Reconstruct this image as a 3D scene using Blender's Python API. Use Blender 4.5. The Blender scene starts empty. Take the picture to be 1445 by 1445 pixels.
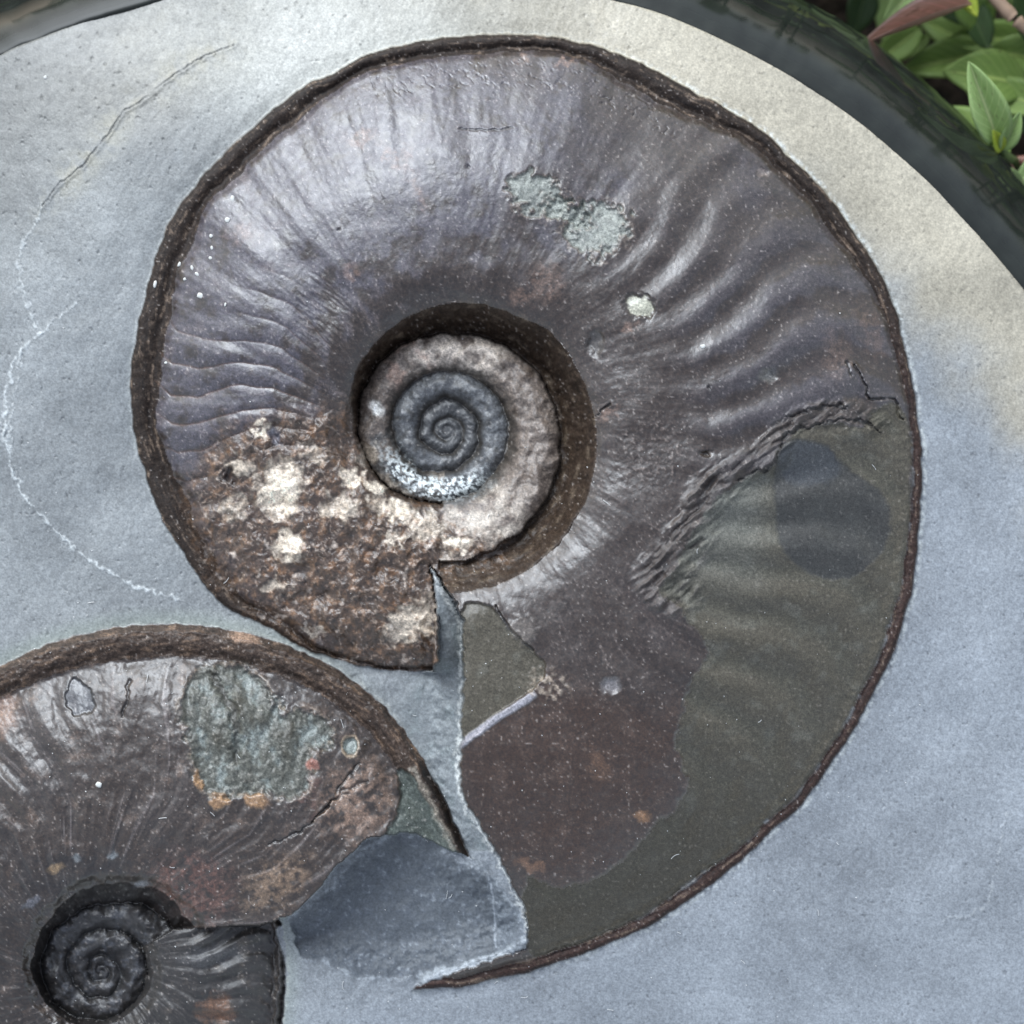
import bpy, math, random
import numpy as np

# ------------------------------------------------------------------ scene, camera, light
sc = bpy.context.scene
col = sc.collection
S = 0.0001            # one photo pixel on the stone face = 0.1 mm
HC = 2300.0           # camera height above the face, in those pixels
CX = CY = 722.5
def W(u, v, z):       # a pixel and a height (pixel units) -> metres
    k = (1.0 - z / HC) * S
    return ((u - CX) * k, (CY - v) * k, z * S)

cam_d = bpy.data.cameras.new('camera')
cam = bpy.data.objects.new('camera', cam_d); col.objects.link(cam)
cam.location = (0, 0, HC * S)
cam_d.sensor_width = 36.0
cam_d.lens = 36.0 * HC / 1445.0
cam_d.clip_start = 0.01; cam_d.clip_end = 50.0
cam_d.dof.use_dof = True
cam_d.dof.focus_distance = (HC - 35) * S
cam_d.dof.aperture_fstop = 15.0
sc.camera = cam

SUN_ELEV, SUN_ROT = 38.0, -24.0           # light comes from the top of the picture, a little from the left
world = bpy.data.worlds.new('World'); sc.world = world; world.use_nodes = True
nt = world.node_tree
bg = nt.nodes['Background']; sky = nt.nodes.new('ShaderNodeTexSky')
sky.sky_type = 'NISHITA'; sky.sun_disc = False
sky.sun_elevation = math.radians(SUN_ELEV); sky.sun_rotation = math.radians(SUN_ROT)
sky.dust_density = 1.2; sky.air_density = 1.0
hs = nt.nodes.new('ShaderNodeHueSaturation'); hs.inputs['Saturation'].default_value = 0.5      # thin overcast: paler than a clear sky
nt.links.new(sky.outputs[0], hs.inputs['Color']); nt.links.new(hs.outputs[0], bg.inputs[0]); bg.inputs[1].default_value = 0.11
sun_d = bpy.data.lights.new('sun', 'SUN'); sun_d.energy = 1.5; sun_d.angle = math.radians(36); sun_d.color = (0.81, 0.905, 1.0)
sun = bpy.data.objects.new('sun', sun_d); col.objects.link(sun)
sun.rotation_euler = (math.radians(-(90 - SUN_ELEV)), 0, math.radians(-SUN_ROT))
sc.view_settings.view_transform = 'Standard'; sc.view_settings.look = 'None'
sc.view_settings.gamma = 1.0; sc.view_settings.exposure = 1.15
sc.view_settings.use_curve_mapping = False

# ------------------------------------------------------------------ numpy helpers
F = np.float32
def perlin(x, y, seed=0):
    rs = np.random.RandomState(seed)
    p = rs.permutation(512).astype(np.int32)
    a = rs.rand(512) * 2 * np.pi
    gx = np.cos(a).astype(F); gy = np.sin(a).astype(F)
    xi = np.floor(x).astype(np.int32); yi = np.floor(y).astype(np.int32)
    xf = (x - xi).astype(F); yf = (y - yi).astype(F)
    u = xf * xf * xf * (xf * (xf * 6 - 15) + 10); v = yf * yf * yf * (yf * (yf * 6 - 15) + 10)
    def g(ix, iy, dx, dy):
        h = p[(p[ix & 511] + iy) & 511]
        return gx[h] * dx + gy[h] * dy
    n00 = g(xi, yi, xf, yf); n10 = g(xi + 1, yi, xf - 1, yf)
    n01 = g(xi, yi + 1, xf, yf - 1); n11 = g(xi + 1, yi + 1, xf - 1, yf - 1)
    a0 = n00 + u * (n10 - n00); a1 = n01 + u * (n11 - n01)
    return (a0 + v * (a1 - a0)) * 1.5
def fbm(x, y, size, octv=4, seed=0, gain=0.5):
    o = np.zeros(x.shape, F); a = 1.0; f = 1.0 / size; t = 0
    for k in range(octv):
        o += a * perlin(x * f + 7.3 * k, y * f + 3.1 * k, seed + k); t += a; a *= gain; f *= 2.03
    return o / t * 1.4
def ridged(x, y, size, octv=3, seed=0):
    o = np.zeros(x.shape, F); a = 1.0; f = 1.0 / size; t = 0
    for k in range(octv):
        o += a * (1 - np.abs(perlin(x * f, y * f, seed + k)) * 2); t += a; a *= 0.5; f *= 2.1
    return o / t
def ss(a, b, x):
    t = np.clip((x - a) / (b - a), 0, 1); return t * t * (3 - 2 * t)
def mix(a, b, t): return a + (b - a) * t
def lin(r, g, b):
    def f(c):
        c /= 255.0
        return c / 12.92 if c <= 0.04045 else ((c + 0.055) / 1.055) ** 2.4
    return np.array([f(r), f(g), f(b)], F)
def smooth_poly(pts, n=5, closed=True):
    P = np.array(pts, float); m = len(P); out = []
    rng = range(m) if closed else range(m - 1)
    for i in rng:
        if closed: p0, p1, p2, p3 = P[i - 1], P[i], P[(i + 1) % m], P[(i + 2) % m]
        else: p0, p1, p2, p3 = P[max(i - 1, 0)], P[i], P[i + 1], P[min(i + 2, m - 1)]
        for k in range(n):
            t = k / n
            out.append(0.5 * (2 * p1 + (p2 - p0) * t + (2 * p0 - 5 * p1 + 4 * p2 - p3) * t * t + (3 * p1 - p0 - 3 * p2 + p3) * t ** 3))
    if not closed: out.append(P[-1])
    return np.array(out)

# the grid of the worked face: fine inside the picture, coarse beyond
def axis(lo, hi):
    fine = np.arange(-28, 1474, 1.62)
    a = [fine[0]]; st = 4.0
    while a[-1] > lo: a.append(a[-1] - st); st = min(st * 1.18, 18)
    b = [fine[-1]]; st = 4.0
    while b[-1] < hi: b.append(b[-1] + st); st = min(st * 1.18, 18)
    return np.concatenate([np.array(a[1:])[::-1], fine, np.array(b[1:])])
ua = axis(-420, 1760); va = axis(-130, 1800)
NU, NV = len(ua), len(va)
U, V = np.meshgrid(ua.astype(F), va.astype(F))
WU = fbm(U, V, 14, 3, 11); WV = fbm(U, V, 14, 3, 21)          # edge warp
WUm = fbm(U, V, 30, 2, 35); WU2 = fbm(U, V, 60, 2, 31); WV2 = fbm(U, V, 60, 2, 41)

def window(pts, pad):
    x0, y0 = pts.min(0) - pad; x1, y1 = pts.max(0) + pad
    i0, i1 = np.searchsorted(ua, [x0, x1]); j0, j1 = np.searchsorted(va, [y0, y1])
    return slice(max(j0, 0), j1), slice(max(i0, 0), i1)
def line_dist(pts, pad=40, warp=2.0, smooth=4, par=False):
    """distance to a polyline (full-grid array), optionally the position along it 0..1"""
    P = smooth_poly(pts, smooth, False) if smooth > 1 else np.array(pts, float)
    D = np.full(U.shape, 1e3, F); T = np.zeros(U.shape, F)
    w = window(P, pad); x = U[w] + warp * WU[w]; y = V[w] + warp * WV[w]
    d2 = np.full(x.shape, 1e6, F); tt = np.zeros(x.shape, F); n = len(P) - 1
    for i in range(n):
        ax, ay = P[i]; bx, by = P[i + 1]; ex, ey = bx - ax, by - ay; L = ex * ex + ey * ey + 1e-9
        t = np.clip(((x - ax) * ex + (y - ay) * ey) / L, 0, 1)
        q = (x - ax - t * ex) ** 2 + (y - ay - t * ey) ** 2
        k = q < d2; d2 = np.where(k, q, d2)
        if par: tt = np.where(k, (i + t) / n, tt)
    D[w] = np.sqrt(d2)
    if par: T[w] = tt; return D, T
    return D
def poly(pts, pad=40, warp=3.0, warp2=0.0, smooth=4):
    """signed distance to a closed outline, negative inside"""
    P = smooth_poly(pts, smooth) if smooth > 1 else np.array(pts, float)
    D = np.full(U.shape, 1e3, F); w = window(P, pad)
    x = U[w] + warp * WU[w] + warp2 * WU2[w]; y = V[w] + warp * WV[w] + warp2 * WV2[w]
    d2 = np.full(x.shape, 1e6, F); ins = np.zeros(x.shape, bool); n = len(P)
    for i in range(n):
        ax, ay = P[i]; bx, by = P[(i + 1) % n]; ex, ey = bx - ax, by - ay; L = ex * ex + ey * ey + 1e-9
        t = np.clip(((x - ax) * ex + (y - ay) * ey) / L, 0, 1)
        d2 = np.minimum(d2, (x - ax - t * ex) ** 2 + (y - ay - t * ey) ** 2)
        if abs(ey) > 1e-9:
            c = ((ay > y) != (by > y)) & (x < ex * (y - ay) / ey + ax); ins ^= c
    d = np.sqrt(d2); D[w] = np.where(ins, -d, d); return D
def blob(cx, cy, rx, ry, rot=0, warp=6.0):
    x = U + warp * WU - cx; y = V + warp * WV - cy; a = math.radians(rot)
    X = (x * math.cos(a) + y * math.sin(a)) / rx; Y = (-x * math.sin(a) + y * math.cos(a)) / ry
    return np.sqrt(X * X + Y * Y)
def inside(d, soft=2.0): return ss(soft, -soft, d)

# ------------------------------------------------------------------ outline of the nodule face
NC = (640.0, 800.0)
edge_pts = [(-330, 500), (-230, 280), (-110, 150), (0, 80), (60, 54), (120, 31), (200, 7), (330, -28), (470, -48), (620, -50), (750, -28),
            (860, 0), (945, 26), (1030, 64), (1120, 111), (1200, 165), (1300, 249), (1370, 322), (1445, 412), (1535, 535), (1625, 700),
            (1685, 900), (1700, 1100), (1650, 1340), (1520, 1560), (1300, 1700), (1040, 1760), (760, 1775), (450, 1745), (130, 1620), (-140, 1430), (-300, 1180), (-370, 850)]
EDGE = smooth_poly(edge_pts, 12)
ea = np.arctan2(EDGE[:, 1] - NC[1], EDGE[:, 0] - NC[0]); er = np.hypot(EDGE[:, 0] - NC[0], EDGE[:, 1] - NC[1])
o = np.argsort(ea); ea, er = ea[o], er[o]
def edge_r(a): return np.interp(a, ea, er, period=2 * np.pi)
NA = np.arctan2(V - NC[1], U - NC[0]); NRr = np.hypot(U - NC[0], V - NC[1])
RHO = NRr / edge_r(NA).astype(F); DE = edge_r(NA).astype(F) - NRr      # inward distance from the rim line

# ------------------------------------------------------------------ matrix (the sanded grey stone)
SCR = np.zeros(U.shape, F)
for k_, an_ in enumerate((0.35, 1.2, 2.3, 2.75)):
    c_, s_n = math.cos(an_), math.sin(an_); SCR += ss(0.62, 0.95, perlin((U * c_ + V * s_n) / 70 + 9 * k_, (V * c_ - U * s_n) / 2.6, 720 + k_)) * ss(0.0, 0.5, perlin(U / 160 + 3 * k_, V / 160, 730 + k_))
Z = -78 * RHO ** 4 - 0.35 * SCR + 8.0 * fbm(U, V, 280, 2, 51) + 1.6 * fbm(U, V, 90, 3, 56) + 0.30 * fbm(U, V, 26, 3, 61) + 0.10 * fbm(U, V, 6, 2, 71) + 0.22 * fbm(U * 0.9 + V * 0.45, (V * 0.9 - U * 0.45) * 0.3, 9, 2, 76)
ZM = Z.copy()
COL = np.zeros(U.shape + (3,), F)
ROU = 0.47 + 0.07 * fbm(U, V, 130, 3, 55)
REG = np.zeros(U.shape, np.int8)           # which mesh a vertex belongs to
def paint(m, c, k=1.0):
    global COL
    COL += (np.asarray(c, F) - COL) * (m * k)[..., None]
n1 = fbm(U, V, 90, 4, 81); n2 = fbm(U, V, 22, 4, 91); n3 = fbm(U, V, 7, 3, 101)
COL[:] = lin(134, 137, 137)
paint(ss(500, 1150, V + 0.55 * (U - 700) + 120 * n1) * ss(700, 1100, U + 0.35 * V), lin(138, 143, 148), 0.85)
cream = ss(210, 60, DE + 40 * n1) * ss(1050, 300, V + 110 * n1 - 0.9 * np.clip(U - 1150, 0, 300) + 60) * ss(0.05, 0.30, np.clip((U + 160) / 1600, 0, 1) + 0.04)
paint(cream, lin(182, 173, 152), 0.85)
upl = ss(560, 60, V + 0.35 * U) * ss(0.1, 0.5, (n1 + 1) * 0.5)
paint(upl, lin(108, 107, 100), 0.6)
paint(ss(620, 150, V + 0.95 * U + 120 * n1 + 60 * n2), lin(112, 113, 110), 0.7)
bright = ss(180, 20, np.hypot((U - 470) * 0.55, (V - 75))) ; paint(bright, lin(188, 188, 180), 0.8)
COL *= (1 + 0.16 * SCR)[..., None]
COL *= (1 + 0.16 * n1 + 0.18 * fbm(U, V, 260, 2, 85) + 0.07 * n2 + 0.09 * n3 + 0.06 * fbm(U * 0.9 + V * 0.45, (V * 0.9 - U * 0.45) * 0.25, 8, 2, 77))[..., None]
# stain and crack on the upper left, pale veins on the left
CR = [(330, 64), (287, 80), (239, 111), (201, 142), (173, 159), (152, 190), (114, 235), (80, 263), (60, 292)]
d = line_dist(CR, 120, 3); st = ss(46, 4, d + 16 * n2) * ss(60, -4, poly([(350, 60), (250, 140), (130, 270), (40, 380), (20, 330), (100, 215), (230, 100)], 80))
paint(st * ss(-0.5, 0.5, n2 + n1), lin(150, 144, 122), 0.45)
d = line_dist(CR, 20, 2.5); m = ss(1.5, 0.4, d + 0.7 * n2) * ss(-0.5, 0.1, n1 + n2 + .3); Z -= 1.6 * m; paint(m, lin(60, 60, 58), 0.8); Z += 1.2 * ss(8, 1.5, d) * (V + U < 400)
for pts, wd, k in (([(60, 290), (52, 311), (31, 346), (28, 391), (38, 432), (52, 464)], 2.6, 0.55),
                   ([(111, 431), (83, 448), (55, 471), (31, 493), (17, 521), (10, 556), (5, 608), (12, 635), (17, 666), (35, 698), (52, 722), (80, 749), (114, 781), (149, 805), (180, 822), (208, 834), (256, 846)], 2.8, 0.8),
                   ([(31, 493), (20, 560), (14, 620), (24, 670)], 1.8, 0.45), ([(-40, 520), (-10, 590), (8, 612)], 1.8, 0.4),
                   ([(1420, 1150), (1400, 1250), (1385, 1285), (1330, 1300)], 2.6, 0.25)):
    d = line_dist(pts, 24, 6); wv = wd * (0.55 + 0.9 * ss(-0.6, 0.8, n2 + 0.6 * n1)); m = ss(wv + 0.4, 0.2, d) * ss(-0.55, 0.35, n3 + 0.6 * n2 + 0.1); paint(m, lin(196, 200, 198), k); paint(ss(9, 1, d) * ss(0.2, 0.8, n3 + n2), lin(176, 182, 184), k * 0.35); Z += 0.9 * m - 0.8 * ss(1.6, 0.3, np.abs(d - wv - 1)) * ss(0, .6, n2)
# pits and pale grains
pit = ss(0.62, 0.85, fbm(U, V, 9, 2, 111)); Z -= 0.9 * pit; COL *= (1 - 0.25 * pit)[..., None]

# ------------------------------------------------------------------ the larger ammonite
def curve(tab):
    t = np.array(sorted(tab), float); return lambda a: np.interp(a, t[:, 0], t[:, 1]).astype(F)
C1 = (631.0, 608.0)
out1 = [(590, 1397), (640, 1394), (700, 1383), (770, 1364), (830, 1345), (900, 1315), (957, 1281), (1006, 1247), (1043, 1217), (1089, 1175), (1134, 1132), (1160, 1096), (1187, 1058),
        (1209, 1024), (1234, 975), (1253, 941), (1266, 908), (1279, 864), (1288, 829), (1293, 791), (1296, 756), (1300, 711), (1302, 666), (1300, 621), (1293, 566), (1282, 514), (1274, 473),
        (1268, 445), (1256, 415), (1239, 381), (1215, 342), (1187, 301), (1153, 256), (1111, 218), (1083, 190), (1042, 163), (990, 135), (945, 111), (902, 88), (851, 67), (799, 54), (733, 48),
        (671, 50), (605, 55), (522, 75), (470, 103), (443, 113), (398, 144), (356, 180), (329, 204), (298, 235), (256, 284), (235, 318), (218, 367), (206, 410), (194, 460), (187, 500), (183, 556),
        (188, 604), (202, 660), (216, 704), (233, 741), (254, 774), (278, 812), (302, 843), (323, 860), (352, 872), (392, 893), (430, 915), (480, 932), (540, 946), (604, 946)]
def unroll(pts, c, start=92.0):
    tab = []; prev = start
    for (x, y) in pts:
        a = math.degrees(math.atan2(y - c[1], x - c[0]))
        while a - prev > 180: a -= 360
        while a - prev < -180: a += 360
        tab.append((a, math.hypot(x - c[0], y - c[1]))); prev = a
    return tab
rout1 = curve(unroll(out1, C1) + [(100, 800)])
seam1_tab = [(130, 195), (90, 186), (45, 172), (0, 159), (-45, 147), (-90, 137), (-135, 135), (-160, 131), (-180, 125), (-225, 114), (-270, 97), (-315, 89), (-360, 87), (-405, 84), (-450, 86), (-495, 83), (-540, 77), (-585, 68),
             (-630, 56), (-675, 48), (-720, 42), (-765, 42), (-810, 45), (-855, 42), (-900, 38), (-945, 35), (-990, 31), (-1035, 26), (-1080, 22), (-1170, 20), (-1260, 16), (-1350, 11), (-1440, 8), (-1620, 4), (-1900, 0)]
seam1 = curve(seam1_tab)
sh1 = curve([(130, 236), (90, 228), (58, 226), (42, 222), (0, 210), (-22, 204), (-45, 201), (-60, 189), (-90, 180), (-111, 170), (-123, 164), (-137, 157), (-151, 150), (-165, 140), (-180, 131), (-225, 120), (-270, 104)])
kw1 = curve([(100, 18), (88, 22), (60, 26), (30, 20), (0, 20), (-15, 26), (-30, 44), (-60, 42), (-80, 32), (-100, 32), (-125, 44), (-150, 52), (-180, 54), (-200, 50), (-225, 34), (-240, 12), (-270, 8)])
dx = U - C1[0]; dy = V - C1[1]
R1 = np.hypot(dx, dy); A1 = np.degrees(np.arctan2(dy, dx))
P1 = np.where(A1 > 93.5, A1 - 360, A1).astype(F)
ed = 2.6 * fbm(P1 * 4, R1 * 0.1, 14, 3, 121) + 0.8 * WU
ro = rout1(P1) + ed; rs = sh1(P1) + 1.0 * WU + 2.0 * WUm; se = seam1(P1) + 2.0 * WU + 3.0 * WUm; kw = kw1(P1) * (0.80 + 0.28 * fbm(P1 * 3, R1 * 0.1, 40, 3, 131))
dd = ro - R1
wid = ro - kw - rs
q = np.clip((dd - kw) / wid, 0, 1.05)
AH = 0.125 * wid + 8
def flank(phi, r, ro, rs, kw):
    w = ro - kw - rs; q = np.clip((ro - r - kw) / w, 0, 1.05); ah = 0.175 * w + 8
    z = 12 + ah * np.where(q < 0.68, 1 - (1 - q / 0.68).clip(0, 1) ** 2.05, 1 - 0.10 * ((q - 0.68) / 0.32) ** 2)
    x = np.clip((r - rs) / 64, 0, 1); lo = ss(-150, -180, phi) * ss(-275, -235, phi)
    return z - mix(15.0, 26.0, lo) * (1 - x) ** 2.4
zf = flank(P1, R1, ro, rs, kw)
f = np.clip((R1 - rs) / (ro - rs), 0, 1)
offs = np.interp(f, [0, .15, .35, .5, .7, .82, .93, 1.0], [-3.5, -0.5, 2.6, 0.6, -3.6, -4.0, -1.0, 3]).astype(F)
PR = P1 - offs
# broad sickle ribs on the right, sharp narrow ones on the left
rib_r = np.cos(np.radians((PR + 3) * 360 / 7.9) + 0.5 * WU2)
amp_r = 2.9 * ss(-68, -25, P1) * ss(78, 40, P1) * ss(0.16, 0.5, f) * ss(0.97, 0.82, f)
rib_l = (np.abs(np.sin(np.radians((PR + 1.0) * 180 / 6.2) + 0.35 * WU2))) ** 0.45 - 0.7
amp_l = 4.6 * ss(-150, -166, P1) * ss(-206, -190, P1) * ss(0.05, 0.3, f) * ss(0.92, 0.8, f)
amp_l = amp_l + 2.2 * ss(-128, -145, P1) * ss(-166, -152, P1) * ss(0.02, 0.2, f) * ss(0.7, 0.4, f)
stri = fbm(PR * 9, f * 30, 8, 3, 141); stri2 = fbm(PR * 3, f * 14, 8, 3, 151)
z1 = zf + amp_r * rib_r + amp_l * rib_l + 0.30 * stri2 * ss(0.9, 0.3, f) + 0.10 * stri * ss(0.75, 0.2, f)
z1 += 3.0 * fbm(U, V, 100, 2, 161) + 0.13 * fbm(U, V, 13, 3, 171) + 0.06 * n3
# keel: crest near the outer edge, groove inside it
kk = dd / kw
keel = 3.5 * ss(0, 6, dd) + 1.5 * np.sin(np.clip(kk * 1.3, 0, 1) * np.pi) - 5 * mix(0.15, 1.0, ss(-5, -30, P1)) * np.exp(-((kk - 0.78) / 0.28) ** 2) + 1.4 * fbm(U, V, 46, 3, 181) + 0.45 * fbm(U, V, 9, 2, 186) + ss(-20, 10, P1) * 1.1 * fbm(U, V, 13, 2, 187)
zk = mix(keel, z1, ss(0.70, 1.25, kk))
# umbilical wall and inner whorls
SEZ = curve([(130, 56), (92, 58), (70, 50), (45, 30), (20, 12), (0, 2), (-90, -13), (-180, -9), (-225, -3), (-270, 2), (-315, -8), (-360, -14), (-450, -20), (-540, -21), (-720, -26), (-1080, -31), (-2000, -34)])
wl = np.clip((rs - R1) / np.maximum(rs - se, 4), 0, 1)
zsh = flank(P1, rs, ro, rs, kw)
zw = mix(zsh, SEZ(P1), ss(-0.25, 1.0, wl) * 1.16 - 0.16 * (1 - wl) ** 2 * 0.85) + 0.8 * stri2 + 0.7 * n2
zin = np.zeros(U.shape, F); tin = np.zeros(U.shape, F); kin = np.zeros(U.shape, np.int8)
box = window(np.array([[C1[0] - 240, C1[1] - 240], [C1[0] + 240, C1[1] + 240]]), 0)
for k in range(0, 5):
    a = P1[box] - 360 * k
    wz = (2.0 * WU + 3.0 * WUm)[box]; ro_k = seam1(a) + wz; ri_k = seam1(a - 360) + wz * (1 if k < 3 else .5)
    m = (R1[box] <= ro_k) & ((R1[box] > ri_k) | (k == 4))
    t = np.clip((R1[box] - ri_k) / np.maximum(ro_k - ri_k, 1), 0, 1)
    wk = ro_k - ri_k
    prof = np.where(t < 0.42, 1 - (1 - t / 0.42) ** 2.2, 1 - 0.95 * ((t - 0.42) / 0.58) ** 2.8) * (1 + 0.25 * WUm[box])
    crib = np.cos(np.radians((a - 14 * (t - .5)) * 360 / 13.0))
    wB = ss(15, 92, P1[box]) if k == 0 else 0.0
    zz = mix(SEZ(a - 360), SEZ(a), t) + (0.42 * wk) * prof + (0.3 if k > 0 else 0.7) * crib * prof + 2.4 * n2[box] + (1.2 if k == 0 else 0.6) * n3[box]
    if k == 0: zz = mix(zz, flank(a - 360, R1[box], rout1(a - 360), sh1(a - 360), kw1(a - 360)) + 0.8 * n2[box], ss(25, 92, P1[box]))
    zin[box] = np.where(m, zz, zin[box]); tin[box] = np.where(m, t, tin[box]); kin[box] = np.where(m, k + 1, kin[box])
m_in = (R1 <= se).astype(F)
zamm = np.where(R1 <= se, zin, np.where(R1 < rs, zw, zk))
# rugged crystalline corner at the lower left
RUG = inside(poly([(285, 640), (345, 600), (440, 580), (505, 600), (520, 680), (580, 710), (700, 760), (690, 790), (640, 800), (606, 800), (615, 860), (612, 935), (540, 940), (450, 910), (360, 860), (300, 790), (270, 720)], 70, 12, 14), 26)
rug = ridged(U + 5 * WU, V + 5 * WV, 46, 3, 191) - 0.4 + 0.9 * fbm(U, V, 60, 2, 201)
RUG = RUG * np.maximum(R1 > se, ss(20, 60, A1) * (A1 < 110) * (R1 > 104))
zamm += RUG * (8.0 * rug + 0.8 * fbm(U, V, 9, 2, 211))
EDGE1 = ss(-0.6, 1.6, dd)                                  # inside the outline
m1 = EDGE1 * np.where(R1 > -1, 1, 0)

# --- base colours of the larger shell
shell = np.zeros(U.shape + (3,), F)
b1 = fbm(U, V, 110, 4, 221); b2 = fbm(U, V, 30, 4, 231); b3 = fbm(U, V, 9, 3, 241)
shell[:] = lin(54, 43, 36)
def sp(m, c, k=1.0):
    global shell
    shell += (np.asarray(c, F) - shell) * (np.clip(m, 0, 1) * k)[..., None]
sp(ss(0.0, 0.7, b1), lin(64, 54, 50), 0.6); sp(ss(-0.1, -0.8, b2), lin(42, 34, 29), 0.6)
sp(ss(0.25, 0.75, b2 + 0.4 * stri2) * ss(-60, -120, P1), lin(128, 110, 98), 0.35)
fine = ss(0.3, 0.8, b3 + 0.4 * stri); sp(fine, lin(116, 104, 98), 0.26); sp(ss(0.45, 0.9, stri) * ss(0.8, 0.2, f), lin(112, 100, 94), 0.35); sp(ss(0.45, 0.9, -stri) * ss(0.9, 0.3, f), lin(40, 33, 30), 0.4)
dk = ss(0.28, 0.75, fbm(U, V, 5, 2, 251)); sp(dk, lin(44, 38, 36), 0.35)
sheen_tint = ss(-40, -95, P1 + 40 * b1) * ss(-262, -200, P1) * ss(0.1, 0.35, f + 0.25 * b2) * ss(-0.9, 0.2, b2 + 0.5 * b3); sp(sheen_tint, lin(82, 81, 94), 0.5); sp(ss(-45, -20, P1) * ss(20, -5, P1) * ss(0.2, 0.5, f) * ss(-0.5, 0.5, b2 + rib_r), lin(76, 74, 82), 0.4)  # lilac sky reflection tinted into the upper whorl and right ribs
wiry = ss(0.84, 0.95, ridged(U + 3 * WU, V + 3 * WV, 15, 2, 255)); sp(wiry * ss(-0.4, 0.4, b2), lin(140, 128, 122), 0.30)
rou = 0.40 + 0.10 * b2 + 0.05 * b3
# reddish-buff stains near the top left and small stains
for (cx, cy, rx, ry, ro_, kk_) in ((512, 195, 24, 13, -30, .55), (553, 222, 28, 11, 55, .5), (590, 270, 40, 9, 68, .4), (575, 225, 10, 30, 10, .3), (770, 400, 30, 34, 0, .45), (735, 420, 22, 16, 0, .55), (800, 90, 20, 7, 0, .7), (740, 82, 16, 6, 0, .5),
                               (495, 385, 14, 16, 20, .5), (890, 462, 18, 8, -15, .7), (860, 585, 22, 7, -35, .6), (1180, 500, 26, 46, 0, .25), (340, 330, 30, 20, 0, .3), (1230, 470, 20, 50, -15, .25)):
    sp(ss(1.15, 0.3, blob(cx, cy, rx, ry, ro_, 11)) * ss(-0.7, 0.2, b3), lin(140, 112, 96), kk_ * 0.8)
# keel
kc = ss(1.02, 0.9, dd / kw)
kcol = np.zeros_like(shell); kcol[:] = lin(46, 37, 31); kcol += (lin(58, 43, 38) - kcol) * ss(-25, 5, P1)[..., None]
kn = fbm(P1 * 1.6, dd * 1.6, 9, 3, 261)
kcol += (lin(132, 114, 98) - kcol) * (ss(0.2, 0.8, kn + 0.5 * b3) * 0.55)[..., None]; kcol += (lin(30, 26, 25) - kcol) * (ss(0.1, 0.8, -kn) * 0.6)[..., None]

shell = shell + (kcol - shell) * kc[..., None]; rou = mix(rou, 0.60, kc)
# left ribs carry rusty lines in their grooves
sp(ss(-0.15, -0.55, rib_l) * np.clip(amp_l / 5, 0, 1), lin(88, 62, 46), 0.7)
# wall of the umbilicus
wm = ss(16, -8, R1 - rs) * (R1 > se)
wn = fbm(P1 * 1.2, R1 * 1.1, 9, 3, 265); sp(wm, lin(58, 47, 38), 0.85); sp(wm * ss(0.1, 0.8, wn), lin(118, 104, 88), 0.5); sp(wm * ss(0.15, 0.8, -wn), lin(36, 30, 26), 0.6); zamm += wm * (R1 < rs) * ss(0, 8, rs - R1) * 1.6 * wn
# inner whorls
im = m_in
sp(im * (kin == 1), lin(118, 106, 96), 0.95); sp(im * (kin == 1) * ss(0.1, 0.7, b2), lin(92, 76, 62), 0.6)
w2n = fbm(U, V, 26, 3, 271)
def ang(c, h): return ss(h, h * 0.4, np.abs((A1 - c + 180) % 360 - 180))
sp(im * (kin == 1) * ang(-88, 46) * ss(-0.6, 0.15, w2n), lin(214, 200, 184), 0.95)
sp(im * (kin == 1) * ang(-120, 26) * ss(-0.1, 0.6, w2n), lin(196, 160, 140), 0.6)
sp(im * (kin == 1) * ang(100, 70) * ss(-0.5, 0.3, w2n), lin(206, 194, 178), 0.85)
sp(im * (kin == 1) * ang(160, 40) * ss(0.2, -0.4, w2n), lin(52, 56, 58), 0.7)
sp(im * (kin == 1) * ang(0, 70) * ss(0.25, 0.8, b3), lin(70, 64, 62), 0.4)
sp(im * (kin == 2), lin(92, 94, 96), 0.9); sp(im * (kin == 2) * ss(0.0, 0.6, b3 + 0.5 * b2), lin(58, 56, 52), 0.7)
spk = fbm(U, V, 6, 2, 281)
z3 = im * np.where((kin == 1) | (kin == 2), 1, 0) * ang(105, 75) * ss(62, 72, R1) * ss(108, 96, R1)
sp(z3, lin(46, 52, 56), 0.85); sp(z3 * ss(-0.05, 0.3, spk + 0.35 * w2n + .1), lin(214, 220, 218), 0.95)
sp(im * ss(1.3, 0.3, blob(533, 578, 9, 14, -40, 5)), lin(235, 232, 224), 1)
sp(im * (kin >= 3), lin(66, 67, 68), 0.9); sp(im * (kin >= 3) * ss(0.2, 0.6, b3), lin(104, 104, 102), 0.5)
sp(im * ss(0.26, 0.05, tin + 0.08 * b3) * (kin >= 1) * (kin < 4), lin(44, 38, 30), 0.85); sp(im * ss(0.06, 0.02, 1 - tin), lin(44, 38, 32), 0.7)
rou = mix(rou, 0.52, im)
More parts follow.
